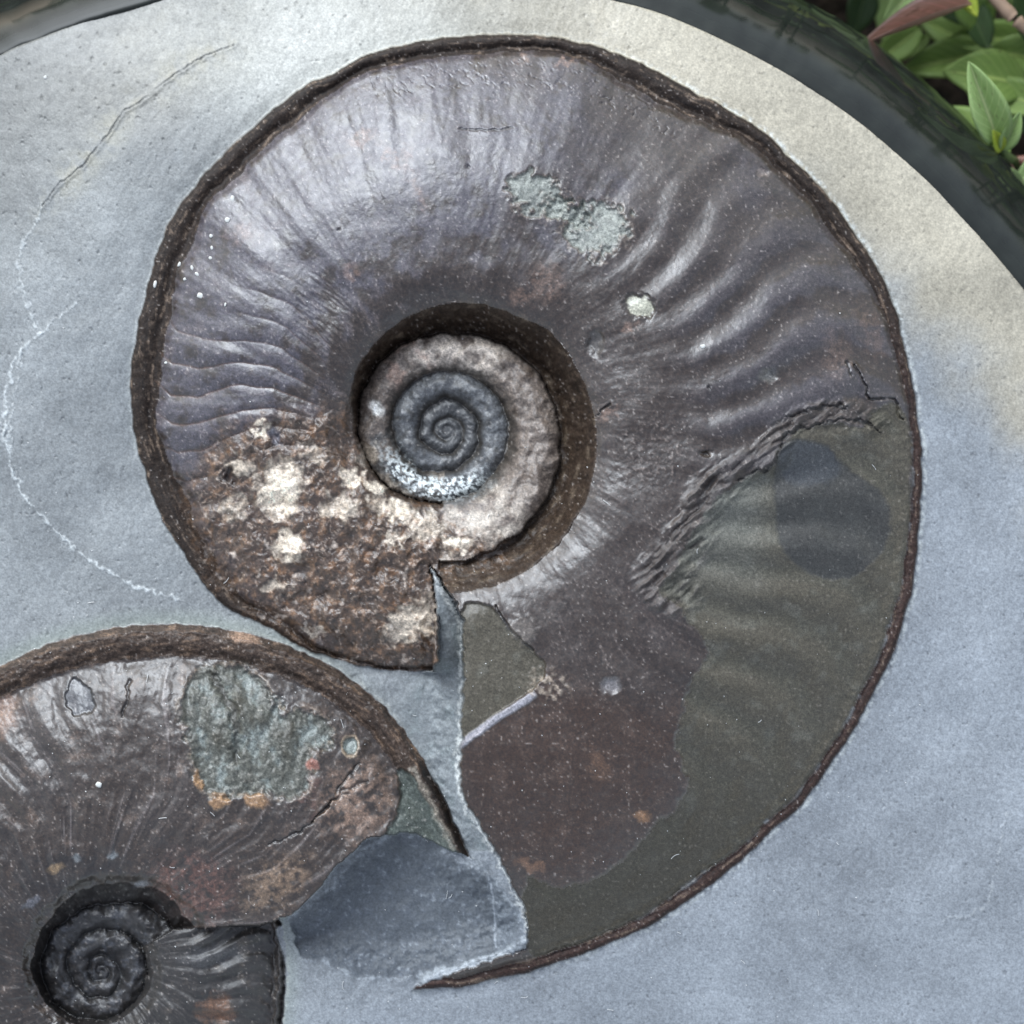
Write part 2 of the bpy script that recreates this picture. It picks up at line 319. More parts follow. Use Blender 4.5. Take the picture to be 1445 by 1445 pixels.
# crystals of the rugged corner
cw = fbm(U, V, 44, 4, 291); cr = fbm(U, V, 14, 3, 301)
RUGm = RUG
sp(RUGm, lin(80, 62, 48), 0.85)
sp(RUGm * ss(0.0, 0.7, cr), lin(152, 116, 86), 0.5)
sp(RUGm * ss(0.25, 0.75, -cr), lin(48, 38, 33), 0.7)
for (cx, cy, rx, ry, ro_, k_) in ((395, 690, 36, 46, 10, 1), (372, 607, 11, 14, 20, 1), (408, 770, 24, 22, 0, .95), (340, 660, 22, 14, 20, .55), (497, 676, 17, 15, 0, .95), (528, 690, 16, 14, 0, .95), (560, 720, 42, 14, 12, .7), (644, 768, 22, 12, 10, 1), (600, 745, 30, 20, 0, .5),
                              (570, 880, 34, 26, -30, .75), (480, 715, 30, 20, 0, .55), (330, 715, 20, 20, 0, .4), (560, 760, 22, 10, 0, .6), (440, 640, 22, 16, 0, .35), (390, 825, 18, 12, 0, .5), (440, 890, 14, 8, 0, .5), (600, 870, 14, 34, 0, .6), (520, 640, 14, 20, 0, .35)):
    sp(ss(1.15, 0.45, blob(cx, cy, rx, ry, ro_, 15)) * (R1 > 100) * ss(-0.75, -0.1, cr + 0.4), lin(232, 216, 194), k_)
sp(RUGm * ss(0.45, 0.8, fbm(U, V, 20, 3, 311)), lin(228, 212, 196), 0.6)
sp(RUGm * ss(0.35, 0.8, fbm(U, V, 24, 3, 321)), lin(122, 84, 50), 0.6)
sp(ss(1.1, 0.4, blob(325, 672, 16, 14, 10, 8)), lin(40, 30, 28), 0.8); zamm -= 7 * ss(1.1, 0.3, blob(325, 672, 16, 14, 10, 8))
sp(ss(1.1, 0.4, blob(388, 618, 11, 16, -20, 6)), lin(92, 94, 104), 0.7); zamm -= 5 * ss(1.1, 0.3, blob(388, 622, 11, 14, 10, 6))
sp(RUGm * ss(0.80, 0.93, ridged(U + 4 * WU, V + 4 * WV, 24, 2, 325)), lin(176, 156, 138), 0.5); rou = mix(rou, 0.42, RUGm)
# grey-green matrix patches showing through the upper flank
for (cx, cy, rx, ry, ro_) in ((758, 275, 46, 30, 25), (843, 322, 46, 40, -10), (800, 300, 40, 16, 25)):
    b = blob(cx, cy, rx, ry, ro_, 16) + 0.14 * b2 + 0.08 * b3; m = ss(1.12, 0.66, b)
    sp(m, lin(136, 140, 131), 0.8); sp(m * ss(0.0, 0.6, b2 + b3), lin(92, 95, 90), 0.7)
    sp(ss(0.16, 0.05, np.abs(b - 1.02)) * ss(-0.5, 0.3, b3), lin(124, 108, 94), 0.4)
    zamm -= 5.0 * m; zamm += 1.3 * m * b3; rou = mix(rou, 0.6, m)
# hole with pale fill, a chipped hollow, small pits
b = blob(903, 432, 19, 15, 10, 6); m = ss(1.12, 0.8, b); sp(m, lin(180, 178, 158), 0.9); zamm -= 7 * ss(1.35, 0.8, b) ; zamm += 2.0 * m
sp(ss(0.24, 0.06, np.abs(b - 1.15)), lin(52, 42, 36), 0.7)
for (cx, cy, rx, ry, dp, c_) in ((840, 485, 14, 20, 7, (88, 84, 80)), (1085, 530, 13, 11, 5, (120, 118, 112)), (995, 640, 11, 5, 6, (70, 60, 50)), (862, 967, 15, 13, 6, (150, 146, 146)), (1003, 546, 3, 3, 3, (30, 26, 24)), (660, 236, 3, 2, 2, (20, 18, 18)), (478, 325, 3, 3, 2, (20, 18, 18)), (1076, 243, 9, 7, 3, (130, 118, 112))):
    b = blob(cx, cy, rx, ry, 0, 4); zamm -= dp * ss(1.2, 0.3, b); sp(ss(1.2, 0.5, b), lin(*c_), 0.6)
for pts, dp in (([(648, 182), (690, 184), (725, 180)], 1.5), ([(1205, 515), (1222, 545), (1225, 562), (1262, 563), (1268, 588), (1275, 592)], 3.5), ([(838, 590), (860, 570)], 3), ([(1195, 510), (1202, 530)], 2.0), ([(700, 855), (720, 888), (752, 918)], 3)):
    d = line_dist(pts, 14, 2.5, 3); m = ss(2.2, 0.5, d + 1.2 * b2 + 0.4 * b3); zamm -= dp * m; sp(m, lin(30, 26, 24), 0.85); zamm += dp * 0.4 * ss(7, 2.5, d) * (1 - m)
# hairline wrinkles along the upper outer flank
wr = ridged(U + 8 * WU, V + 5 * WV, 17, 2, 331) * ss(0.74, 0.82, f) * ss(0.97, 0.9, f) * ss(-120, -100, P1) * ss(-35, -55, P1)
zamm -= 1.6 * ss(0.72, 0.95, wr)
# short scratchy folds left of the umbilicus
wr = fbm(U * 0.6 - V * 0.8, (U * 0.8 + V * 0.6) * 0.22, 4.5, 2, 341) * ss(1.0, 0.5, blob(462, 450, 62, 85, -20, 8)); zamm += 0.9 * wr; sp(ss(0.35, 0.9, wr), lin(140, 128, 122), 0.35)
wr = fbm(U, V, 7, 2, 351) * ss(1.0, 0.5, blob(915, 640, 70, 75, 0, 8)); zamm += 0.5 * wr; sp(ss(0.3, 0.8, wr), lin(150, 136, 126), 0.4)

# --- olive internal mould where the shell has gone
OLV = poly([(1246, 566), (1216, 604), (1180, 596), (1130, 606), (1100, 634), (1088, 658), (1030, 690), (985, 742), (955, 800), (930, 835), (958, 856), (985, 892), (1002, 920), (976, 962), (962, 1010), (956, 1060), (970, 1108), (945, 1150),
            (920, 1166), (880, 1216), (826, 1246), (780, 1250), (745, 1236), (738, 1300), (760, 1356), (860, 1326), (960, 1270), (1040, 1208), (1130, 1118), (1200, 1020), (1262, 880), (1284, 760), (1286, 640), (1278, 585)], 40, 3.5, 0, 4)
OLm = inside(OLV + 5 * b2 + 2 * b3, 4.0) * ss(0.9, 1.02, dd / kw) * (P1 < 93)
OL2 = inside(poly([(652, 862), (672, 850), (700, 862), (716, 886), (748, 916), (770, 938), (762, 962), (735, 985), (700, 1008), (652, 1046), (650, 960)], 20, 2.5, 0, 3), 1.8)
olm = np.clip(OLm + OL2, 0, 1)
zamm -= 6.0 * OLm * ss(0, 26, -OLV) + 2.5 * OLm + 5 * OL2
zamm += OLm * 0.7 * amp_r * rib_r
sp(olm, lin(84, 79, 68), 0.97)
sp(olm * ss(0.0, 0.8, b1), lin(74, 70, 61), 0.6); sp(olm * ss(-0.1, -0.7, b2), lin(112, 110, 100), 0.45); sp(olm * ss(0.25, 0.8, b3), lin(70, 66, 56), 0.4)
sp(OLm * ss(0.2, 0.85, -rib_r) * np.clip(amp_r, 0, 1), lin(84, 84, 74), 0.25)
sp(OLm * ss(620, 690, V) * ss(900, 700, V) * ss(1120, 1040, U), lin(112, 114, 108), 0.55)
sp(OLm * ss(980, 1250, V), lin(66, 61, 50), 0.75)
rou = mix(rou, 0.38 + 0.08 * b2, olm)
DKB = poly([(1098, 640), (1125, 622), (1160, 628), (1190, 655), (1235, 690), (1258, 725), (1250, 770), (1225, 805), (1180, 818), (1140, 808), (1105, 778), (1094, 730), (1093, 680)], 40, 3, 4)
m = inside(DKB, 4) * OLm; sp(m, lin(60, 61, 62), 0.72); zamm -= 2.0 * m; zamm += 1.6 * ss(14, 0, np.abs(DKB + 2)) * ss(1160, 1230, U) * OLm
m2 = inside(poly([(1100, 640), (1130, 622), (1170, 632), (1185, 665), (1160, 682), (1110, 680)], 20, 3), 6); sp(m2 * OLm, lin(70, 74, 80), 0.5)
# torn, layered edge of the shell above the mould
TE = [(1238, 596), (1190, 582), (1150, 586), (1112, 606), (1085, 640), (1050, 662), (1005, 695), (985, 742), (955, 790), (925, 815), (945, 838), (965, 842)]
d, tp = line_dist(TE, 70, 4, 5, True)
te_w = np.interp(tp, [0, .2, .45, .7, 1], [22, 26, 34, 46, 34]).astype(F)
te = ss(1.0, 0.45, d / te_w)
lay = fbm((U * 0.75 - V * 0.66) * 0.30 + 2 * WU, (U * 0.66 + V * 0.75) + 4 * WV2 + 2 * WV, 15, 3, 361)
lay2 = ridged((U * 0.8 - V * 0.6) * 0.3 + 2 * WU, (U * 0.6 + V * 0.8) + 4 * WV2 + 2 * WV, 17, 2, 371)
zamm += te * (6.5 * lay + 5.0 * (lay2 - 0.35) + 3.0)
rou = mix(rou, 0.66, te); sp(te * ss(-0.3, -0.7, lay), lin(40, 34, 31), 0.8); sp(te * ss(0.2, 0.7, lay), lin(96, 90, 88), 0.5)
for pts in ([(1245, 608), (1200, 592), (1150, 600), (1110, 612), (1100, 640), (1088, 656), (1040, 678)], [(1195, 575), (1160, 574), (1110, 590)]):
    d = line_dist(pts, 16, 5, 3); m = ss(2.8, 0.6, d + 1.3 * b2 + 0.5 * b3); zamm -= 4.0 * m; sp(m, lin(30, 26, 24), 0.8)
# dark brown shell left on the body chamber
BR = inside(poly([(652, 1060), (700, 1012), (745, 985), (775, 955), (830, 985), (900, 1000), (962, 1010), (956, 1060), (968, 1108), (945, 1150), (915, 1166), (880, 1214), (826, 1244), (780, 1248), (740, 1234), (700, 1190), (655, 1130), (648, 1090)], 30, 9, 14), 30)
BRm = BR * (1 - olm)
sp(BRm, lin(60, 43, 32), 0.92); sp(BRm * ss(0.1, 0.8, b2), lin(86, 66, 54), 0.5); sp(BRm * ss(0.4, 0.9, stri2), lin(92, 78, 68), 0.4); sp(BRm * ss(0.35, 0.8, b3), lin(112, 98, 88), 0.35)
sp(ss(1.1, 0.4, blob(905, 1152, 14, 10, 20, 6)), lin(150, 112, 78), 0.7); sp(ss(1.1, 0.4, blob(748, 1222, 24, 10, 10, 8)), lin(140, 104, 78), 0.55); sp(ss(1.1, 0.3, blob(845, 1080, 16, 30, -15, 12)), lin(110, 82, 62), 0.4)
# pale mend line across the body chamber and crumbly spot
d = line_dist([(648, 1052), (670, 1036), (700, 1014), (730, 996), (752, 982)], 20, 1.5, 3); m = ss(6.5, 4.0, d); sp(m, lin(148, 146, 152), 0.9); zamm += 2 * m; rou = mix(rou, 0.6, m)
m = ss(1.1, 0.5, blob(772, 968, 34, 26, 15, 12)); sp(m * ss(-0.2, 0.4, b3), lin(170, 154, 136), 0.6); zamm += m * (1.5 * b2 + 1.0 * b3 + 1.5)
m = ss(1.1, 0.5, blob(738, 888, 20, 26, -35, 8)); sp(m, lin(120, 112, 104), 0.5); zamm += m * 2
# bright edge beside the thin keel on the right
pk = ss(0.25, 0.06, np.abs(dd / kw - 0.93)) * ss(-8, 6, P1) * ss(75, 55, P1) * ss(-0.5, 0.3, fbm(P1 * 4, dd, 14, 2, 381)); sp(pk * ss(-0.2, 0.5, b2 + 0.6 * b3), lin(158, 162, 164), 0.5)
# white abraded line around the outline on the stone side
halo = ss(9, 0.5, -dd) * ss(0, -1, dd) * ss(-0.4, 0.5, n3 + 0.6 * n2); paint(halo * ss(-75, -40, P1) * ss(95, 60, P1), lin(214, 218, 214), 0.75); paint(halo, lin(176, 180, 176), 0.3)
Z -= 3.0 * ss(26, 0, -dd) * (dd < 0) * 0.6

# where the larger shell stops: the ridge of stone between it and the other fossil
SLV = poly([(606, 796), (625, 826), (650, 866), (653, 900), (653, 960), (651, 1040), (648, 1085), (656, 1130), (682, 1172), (706, 1214), (723, 1250), (741, 1288), (746, 1312), (741, 1338), (700, 1352), (640, 1372), (588, 1392),
            (500, 1420), (420, 1340), (400, 1200), (420, 1040), (480, 960), (540, 951), (600, 950), (616, 936), (620, 900), (615, 850)], 40, 4, 0, 3)
slv = inside(SLV, 1.8)
m1 = m1 * (1 - slv)

# ------------------------------------------------------------------ the smaller ammonite
C2 = (143.0, 1370.0)
rout2 = curve([(30, 560), (-5, 555), (-16, 546), (-22, 541), (-30, 542), (-43, 547), (-50, 543), (-56, 536), (-63, 525), (-70, 514), (-78, 501), (-86, 488), (-95, 474), (-102, 463), (-108, 455), (-140, 418), (-180, 384), (-225, 345), (-270, 310), (-315, 282), (-340, 268), (-352, 262), (-370, 262)])
seam2 = curve([(30, 128), (-15, 122), (-29, 118), (-56, 112), (-74, 100), (-95, 94), (-115, 88), (-150, 86), (-180, 84), (-208, 80), (-250, 72), (-305, 66), (-360, 64), (-421, 62), (-456, 57), (-486, 54), (-540, 47), (-630, 36), (-720, 28), (-810, 22), (-900, 17), (-1080, 10), (-1260, 5), (-1600, 0)])
dx2 = U - C2[0]; dy2 = V - C2[1]
R2 = np.hypot(dx2, dy2); A2 = np.degrees(np.arctan2(dy2, dx2))
cut = np.interp(R2, [0, 118, 160, 230, 280, 320, 360, 420, 480, 520, 560, 900], [-29, -30, -22, -16.0, -16.5, -20, -24, -26.5, -24, -19, -16, -16]).astype(F) + 0.3 * WU
P2 = np.where(A2 > cut, A2 - 360, A2).astype(F)
ro2 = rout2(P2) + 1.6 * WU + 2.0 * fbm(P2 * 6, R2 * .2, 14, 2, 401); se2 = seam2(P2) + 2.2 * WU + 4 * WUm
sh2 = se2 + np.interp(P2, [-360, -250, -140, -100, -29], [6, 8, 16, 26, 26]).astype(F)
kw2 = np.interp(P2, [-360, -280, -110, -80, -55, -30, -16], [16, 30, 44, 50, 46, 40, 28]).astype(F)
dd2 = ro2 - R2; wid2 = ro2 - kw2 - sh2
q2 = np.clip((dd2 - kw2) / wid2, 0, 1.05); f2 = np.clip((R2 - sh2) / (ro2 - sh2), 0, 1)
AH2 = 0.13 * wid2 + 8
z2 = 9 + AH2 * np.where(q2 < 0.62, 1 - (1 - q2 / 0.62).clip(0, 1) ** 2.5, 1 - 0.3 * ((q2 - 0.62) / 0.38) ** 2) - 10 * ss(18, 0, R2 - sh2)
offs2 = np.interp(f2, [0, .15, .35, .5, .7, .82, .93, 1.0], [-5, -1, 3.0, 0.6, -4.0, -4.5, -1.0, 3]).astype(F)
PR2 = P2 - offs2
st2a = fbm(PR2 * 5, f2 * 22, 9, 3, 411); st2b = fbm(PR2 * 1.6, f2 * 10, 8, 3, 421)
z2 += 1.7 * st2b + 0.6 * st2a + 3.0 * fbm(U, V, 52, 3, 431) + 0.4 * fbm(U, V, 11, 3, 441)
z2 += 2.8 * np.cos(np.radians(PR2 * 360 / 9.0)) * ss(-92, -104, P2) * ss(0.2, 0.5, f2) * ss(0.95, 0.8, f2)
kk2 = dd2 / kw2
zk2 = 17 * ss(0, 12, dd2) * (0.86 + 0.22 * np.sin(np.clip(kk2 * 1.1, 0, 1) * np.pi)) - 4 * np.exp(-((kk2 - 0.86) / 0.13) ** 2) + 1.8 * fbm(P2 * 4, dd2 * 1.4, 14, 3, 451) + 1.4 * b3
z2 = mix(zk2, z2, ss(0.85, 1.1, kk2))
wl2 = np.clip((sh2 - R2) / np.maximum(sh2 - se2, 4), 0, 1)
SEZ2 = lambda r: -26 + 0.16 * r
z2 = np.where(R2 < sh2, mix(9 + AH2 * 0.7 - 10, SEZ2(se2) - 4, wl2 ** 0.9) + st2b, z2)
kin2 = np.zeros(U.shape, np.int8); tin2 = np.zeros(U.shape, F)
box = window(np.array([[C2[0] - 160, C2[1] - 160], [C2[0] + 160, C2[1] + 160]]), 0)
for k in range(0, 4):
    a = P2[box] - 360 * k
    wz = (2.2 * WU + 4 * WUm)[box]; ro_k = seam2(a) + wz; ri_k = seam2(a - 360) + wz * (1 if k < 2 else .5)
    m = (R2[box] <= ro_k) & ((R2[box] > ri_k) | (k == 3)) & (R2[box] <= se2[box])
    t = np.clip((R2[box] - ri_k) / np.maximum(ro_k - ri_k, 1), 0, 1)
    prof = np.where(t < 0.45, 1 - (1 - t / 0.45) ** 2.2, 1 - 0.8 * ((t - 0.45) / 0.55) ** 2.5) * (1 + 0.4 * WUm[box])
    zz = mix(SEZ2(ri_k), SEZ2(ro_k), t) - 4 + 0.42 * (ro_k - ri_k) * prof + 2.6 * n2[box] + 1.0 * b3[box]
    z2[box] = np.where(m, zz, z2[box]); kin2[box] = np.where(m, k + 1, kin2[box]); tin2[box] = np.where(m, t, tin2[box])
IN2 = (kin2 > 0).astype(F)
LOW = (P2 < -250).astype(F) * (1 - IN2)                     # earlier whorl coming up below the mouth
z2 -= 13 * LOW * ss(120, 180, R2)
m2 = ss(-0.6, 1.8, dd2)
sh2c = np.zeros(U.shape + (3,), F); sh2c[:] = lin(54, 43, 35)
def s2(m, c, k=1.0):
    global sh2c
    sh2c += (np.asarray(c, F) - sh2c) * (np.clip(m, 0, 1) * k)[..., None]
s2(ss(0, 0.7, b1 + 0.4 * st2b), lin(68, 60, 56), 0.5); s2(ss(-0.05, -0.7, st2b), lin(42, 35, 31), 0.7); s2(ss(0.2, 0.8, b2), lin(112, 92, 78), 0.5); s2(ss(0.35, 0.8, st2a), lin(142, 132, 128), 0.4)
s2(ss(0.28, 0.75, fbm(U, V, 5, 2, 251)), lin(34, 29, 27), 0.45)
s2(ss(1.15, 0.35, blob(270, 1255, 75, 60, 10, 14)) * ss(-0.7, 0.35, b2 + b3 + 0.4 * st2a), lin(112, 78, 66), 0.75); s2(ss(1.1, 0.4, blob(390, 1245, 70, 36, -35, 12)) * ss(-0.7, 0.35, b2 + b3 + 0.4 * st2a), lin(136, 112, 90), 0.65); s2(ss(1.1, 0.4, blob(500, 1130, 70, 62, -45, 14)) * ss(-0.7, 0.35, b2 + b3 + 0.4 * st2a), lin(138, 112, 94), 0.7)
s2(ss(1.1, 0.4, blob(0, 1010, 30, 40, 30, 10)), lin(150, 118, 98), 0.5); s2(ss(1.1, 0.5, blob(430, 1120, 40, 40, 0, 16)) * ss(0, .5, b2), lin(90, 62, 54), 0.6)
s2((ss(1.1, 0.5, blob(130, 1235, 130, 46, 0, 18))) * ss(0.2, -0.3, b2), lin(38, 33, 31), 0.7)
kc2 = ss(1.03, 0.85, kk2); kcol[:] = lin(70, 58, 50); kn2 = fbm(P2 * 3, dd2 * 1.8, 10, 3, 461)
kcol += (lin(136, 112, 92) - kcol) * (ss(0.1, 0.8, kn2) * 0.6)[..., None]; kcol += (lin(34, 29, 26) - kcol) * (ss(0.1, 0.8, -kn2) * 0.6)[..., None]
sh2c = sh2c + (kcol - sh2c) * kc2[..., None]
s2(ss(1.1, 0.5, blob(345, 900, 26, 9, 15, 6)), lin(168, 138, 116), 0.7)
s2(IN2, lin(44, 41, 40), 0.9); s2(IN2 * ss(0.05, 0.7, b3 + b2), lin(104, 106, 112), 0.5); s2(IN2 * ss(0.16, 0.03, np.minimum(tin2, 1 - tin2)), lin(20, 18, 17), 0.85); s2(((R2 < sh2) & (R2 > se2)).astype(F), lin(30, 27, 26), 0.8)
rou2x = np.maximum(IN2, LOW); s2(IN2 * ss(1.1, 0.4, blob(218, 1385, 11, 17, -20, 5)), lin(170, 160, 150), 0.8); s2(ss(1.1, 0.4, blob(200, 1247, 12, 8, -30, 5)), lin(130, 134, 138), 0.55); s2(ss(1.1, 0.4, blob(160, 1207, 9, 6, -30, 5)), lin(140, 146, 148), 0.6); s2(ss(1.1, 0.4, blob(108, 1211, 8, 6, 0, 5)), lin(140, 146, 148), 0.5); s2(ss(1.1, 0.4, blob(78, 1225, 14, 7, -20, 5)), lin(150, 124, 92), 0.7); s2(ss(1.1, 0.4, blob(44, 1272, 20, 7, -35, 8)), lin(120, 122, 130), 0.5)
s2(LOW, lin(44, 39, 35), 0.85); s2(LOW * ss(0.2, 0.8, b2), lin(84, 72, 58), 0.5); s2(LOW * ss(1.1, 0.4, blob(305, 1425, 32, 26, 0, 12)), lin(132, 92, 64), 0.7); s2(LOW * ss(1.1, .4, blob(300, 1350, 60, 18, -8, 10)), lin(92, 92, 94), 0.5)
z2 += LOW * (0.5 * np.cos(np.radians(PR2 * 360 / 10.5) + WU2))
s2(wiry * ss(-0.4, 0.4, b2), lin(150, 136, 124), 0.35)
rou2 = mix(0.42 + 0.08 * b2, 0.54, rou2x)
# grey-green window in the flank, with its torn rim
WIN = poly([(275, 950), (300, 940), (340, 942), (372, 962), (388, 990), (404, 1008), (425, 1000), (452, 1010), (470, 1035), (448, 1062), (442, 1090), (432, 1118), (400, 1128), (372, 1116), (330, 1118), (292, 1118), (278, 1096), (270, 1060), (262, 1030), (250, 1005)], 40, 5, 0, 4)
wm2 = inside(WIN + 11 * b2 + 4 * b3, 8) 
wb = fbm(U * 1.2, V * 0.7, 34, 4, 475); sh2c *= mix(1.0, 0.66, ss(1160, 1330, V + 90 * b1 + 70 * b2) * ss(460, 300, U + 60 * b2))[..., None]; s2(wm2, lin(90, 91, 84), 0.92); s2(wm2 * ss(0.0, 0.6, wb), lin(66, 62, 52), 0.75); s2(wm2 * ss(0.05, 0.6, -wb + 0.3 * b3), lin(142, 150, 146), 0.6)  # lower-left shade painted into the shell's own darker brown, edge broken by noise
z2 += wm2 * (-4.5 + 5 * wb + 0.8 * fbm(U, V, 9, 2, 481))
d = line_dist([(300, 955), (318, 985), (332, 1010), (335, 1050), (330, 1075)], 30, 6, 4); z2 -= wm2 * 6 * ss(11, 1, d); s2(wm2 * ss(8, 1, d), lin(58, 54, 48), 0.6)
rimw = ss(7, 1, np.abs(WIN)) * ss(-0.5, 0.2, n2 + n3); z2 += 1.2 * ss(9, 0, np.abs(WIN - 3)) * ss(-.4, .5, n2 + b2); s2(rimw * ss(0, 3, WIN), lin(150, 132, 112), 0.5)
for bb in (blob(310, 1132, 17, 12, 0, 6), blob(362, 1130, 20, 12, 0, 6), blob(280, 1102, 6, 16, -15, 4)): s2(ss(1.1, 0.7, bb), lin(146, 112, 78), 0.8); z2 += 2.5 * ss(1.1, 0.6, bb)
b = blob(495, 1053, 10, 12, 0, 3); z2 -= 6 * ss(1.2, 0.6, b); s2(ss(1.1, 0.8, b), lin(132, 140, 134), 0.9); s2(ss(0.25, 0.05, np.abs(b - 1.2)), lin(170, 150, 124), 0.6)
b = blob(441, 1078, 12, 10, 0, 5); s2(ss(1.1, 0.6, b), lin(150, 100, 86), 0.8)
b = blob(112, 985, 20, 26, -20, 5); z2 -= 3.5 * ss(1.05, 0.9, b); s2(ss(1.05, 0.9, b), lin(84, 86, 90), 0.7); s2(ss(0.12, 0.03, np.abs(b - 1)), lin(30, 26, 24), 0.8)
for pts in ([(475, 1120), (490, 1098), (505, 1078)], [(182, 960), (180, 985), (172, 1010)], [(440, 1160), (470, 1130), (490, 1120)], [(380, 1190), (430, 1170), (480, 1120), (520, 1100)]):
    d = line_dist(pts, 14, 4, 3); m = ss(2.8, 0.6, d + 1.5 * b2 + 0.5 * b3); z2 -= 3 * m; s2(m, lin(34, 29, 26), 0.7)
# smooth grey-green mould between the torn shell and the keel near the mouth
MLD = inside(poly([(560, 1092), (568, 1084), (584, 1098), (600, 1125), (620, 1160), (640, 1190), (654, 1215), (630, 1204), (600, 1188), (560, 1182), (545, 1176), (560, 1150), (566, 1120)], 30, 3, 0, 3), 2.0)
s2(MLD, lin(86, 92, 86), 0.95); z2 += MLD * (-5 - 0.7 * st2b); s2(ss(7, 2, line_dist([(582, 1085), (600, 1115), (618, 1155), (640, 1195)], 20, 5, 3)), lin(168, 160, 146), 0.45)
d = line_dist([(600, 1090), (625, 1135), (645, 1180), (666, 1222)], 30, 2, 4); s2(ss(14, 4, d), lin(34, 29, 26), 0.8)
# pale abraded line where stone meets this shell
halo2 = ss(7, 0.5, -dd2) * ss(0.5, -1, dd2) * ss(-0.4, 0.4, n3 + n2); paint(halo2, lin(186, 186, 176), 0.5)
paint(ss(30, 2, -dd2) * (dd2 < 0) * ss(640, 300, U), lin(148, 156, 146), 0.5)
# how far the smaller shell reaches: not past its mouth
MOUTH = poly([(398, 1303), (425, 1287), (456, 1260), (488, 1226), (520, 1196), (548, 1180), (586, 1180), (622, 1196), (650, 1214), (670, 1226), (700, 1214), (760, 1290), (760, 1350), (560, 1420), (420, 1460), (402, 1420), (403, 1380), (398, 1340), (390, 1318)], 40, 1.2, 0, 3)
m2 = m2 * (1 - inside(MOUTH, 1.6))

# ------------------------------------------------------------------ stone between them: thin ridge, smooth mouth fill
zs = Z.copy()
ridge = line_dist([(612, 815), (640, 862), (650, 900), (650, 960), (648, 1040), (646, 1085), (654, 1130), (682, 1176), (706, 1218), (724, 1256), (742, 1296), (744, 1318)], 60, 5, 4)
zs = zs + np.interp(V, [800, 880, 960, 1100, 1300], [52, 44, 32, 26, 22]).astype(F) * ss(np.where(V < 950, 80, 46), 4, ridge)
bowl = poly([(392, 1306), (425, 1286), (456, 1259), (488, 1225), (520, 1195), (548, 1179), (586, 1179), (622, 1195), (650, 1213), (690, 1234), (720, 1270), (738, 1305), (728, 1338), (660, 1358), (600, 1374), (540, 1381), (500, 1377), (478, 1364), (440, 1358), (405, 1352)], 50, 6, 4, 4)
zs = zs + 30 * ss(52, 0, line_dist([(606, 796), (615, 850), (620, 900), (616, 940)], 60, 2, 3)) * ss(950, 925, V)
zs = zs - 19 * ss(6, -60, bowl) + 6 * ss(40, 0, np.abs(bowl + 4)) * ss(1180, 1260, V) * ss(560, 700, U)
zs = zs + 0.9 * n2 + 0.3 * n3 + 0.7 * (ridged(U, V, 60, 2, 497) - .4) + 2.0 * fbm(U, V, 40, 2, 495)
Zc = mix(Z, zs, slv)
fill = np.zeros(U.shape + (3,), F); fill[:] = COL
bm = inside(bowl + 5 * n2, 10)
def sf(m, c, k=1.0):
    global fill
    fill += (np.asarray(c, F) - fill) * (np.clip(m, 0, 1) * k)[..., None]
nearr = slv * ss(110, 60, ridge) * (V < 1200); sf(nearr, lin(126, 131, 132), 0.8); sf(nearr * ss(0.0, 0.7, b2) , lin(112, 122, 122), 0.5)
sf(bm, lin(84, 89, 94), 0.95); sf(bm * ss(-.1, .8, n2 + n3), lin(104, 110, 118), 0.5)
sf(inside(poly([(690, 1238), (720, 1264), (742, 1300), (738, 1330), (702, 1342), (696, 1290)], 20, 2), 5), lin(112, 118, 124), 0.8); sf(ss(2, .6, line_dist([(690, 1238), (697, 1280), (699, 1335)], 10, 2)), lin(170, 176, 182), .5)
sf(slv * ss(5.5, 1.5, ridge + 3.5 * n2) * ss(-0.5, 0.1, n3 + 0.5 * n2), lin(206, 208, 204), 0.85)
sf(ss(3.2, 1, np.abs(bowl)) * slv * ss(-0.4, 0.3, n3 + n2), lin(168, 174, 178), 0.45)
sf(ss(0.5, 0.9, n3 + 0.6 * n2) * slv, lin(176, 182, 184), 0.3)
COL = COL + (fill - COL) * slv[..., None]
ROU = mix(ROU, 0.62 + 0 * ROU, slv)
# keel sliver below the mouth: stone lip overlapping it
d = line_dist([(745, 1330), (700, 1350), (650, 1366), (600, 1384)], 30, 2, 3); Zc += 9 * ss(12, 2, d); mm = ss(8, 3, d) * ss(-0.6, 0.1, n3); COL = COL + (lin(176, 182, 186) - COL) * (mm * 0.6 * (1 - m1))[..., None]

# ------------------------------------------------------------------ put the layers together
Zt = mix(Zc, np.maximum(zamm + 0.6 * ZM, Zc - 30), m1)
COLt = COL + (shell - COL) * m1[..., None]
ROt = mix(ROU, rou, m1)
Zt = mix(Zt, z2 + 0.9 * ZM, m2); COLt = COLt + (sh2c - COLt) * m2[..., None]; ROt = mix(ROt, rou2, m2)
del shell, sh2c, fill, kcol
Zt -= 26 * ss(0, -10, DE)                                   # tuck the edge under the polished rim
g1 = perlin(U / 3.6, V / 3.6, 701); g2 = perlin(U / 6.5 + 0.7 * WU, V / 6.5 + 0.7 * WV, 702)
gs = mix(0.18, 0.42 - 0.16 * olm, np.maximum(m1, m2))
COLt *= np.exp(gs * (g1 + 0.8 * g2))[..., None]
dust = ss(0.62, 0.95, g1 + 0.5 * g2 + 0.25 * b2) * np.maximum(m1, m2) * (1 - 0.65 * olm)
COLt += (lin(176, 168, 160) - COLt) * (0.42 * dust)[..., None]
Zt += mix(0.06, 0.12, np.maximum(m1, m2)) * (g1 + g2)
COLt = np.clip(COLt, 0.004, 0.9)

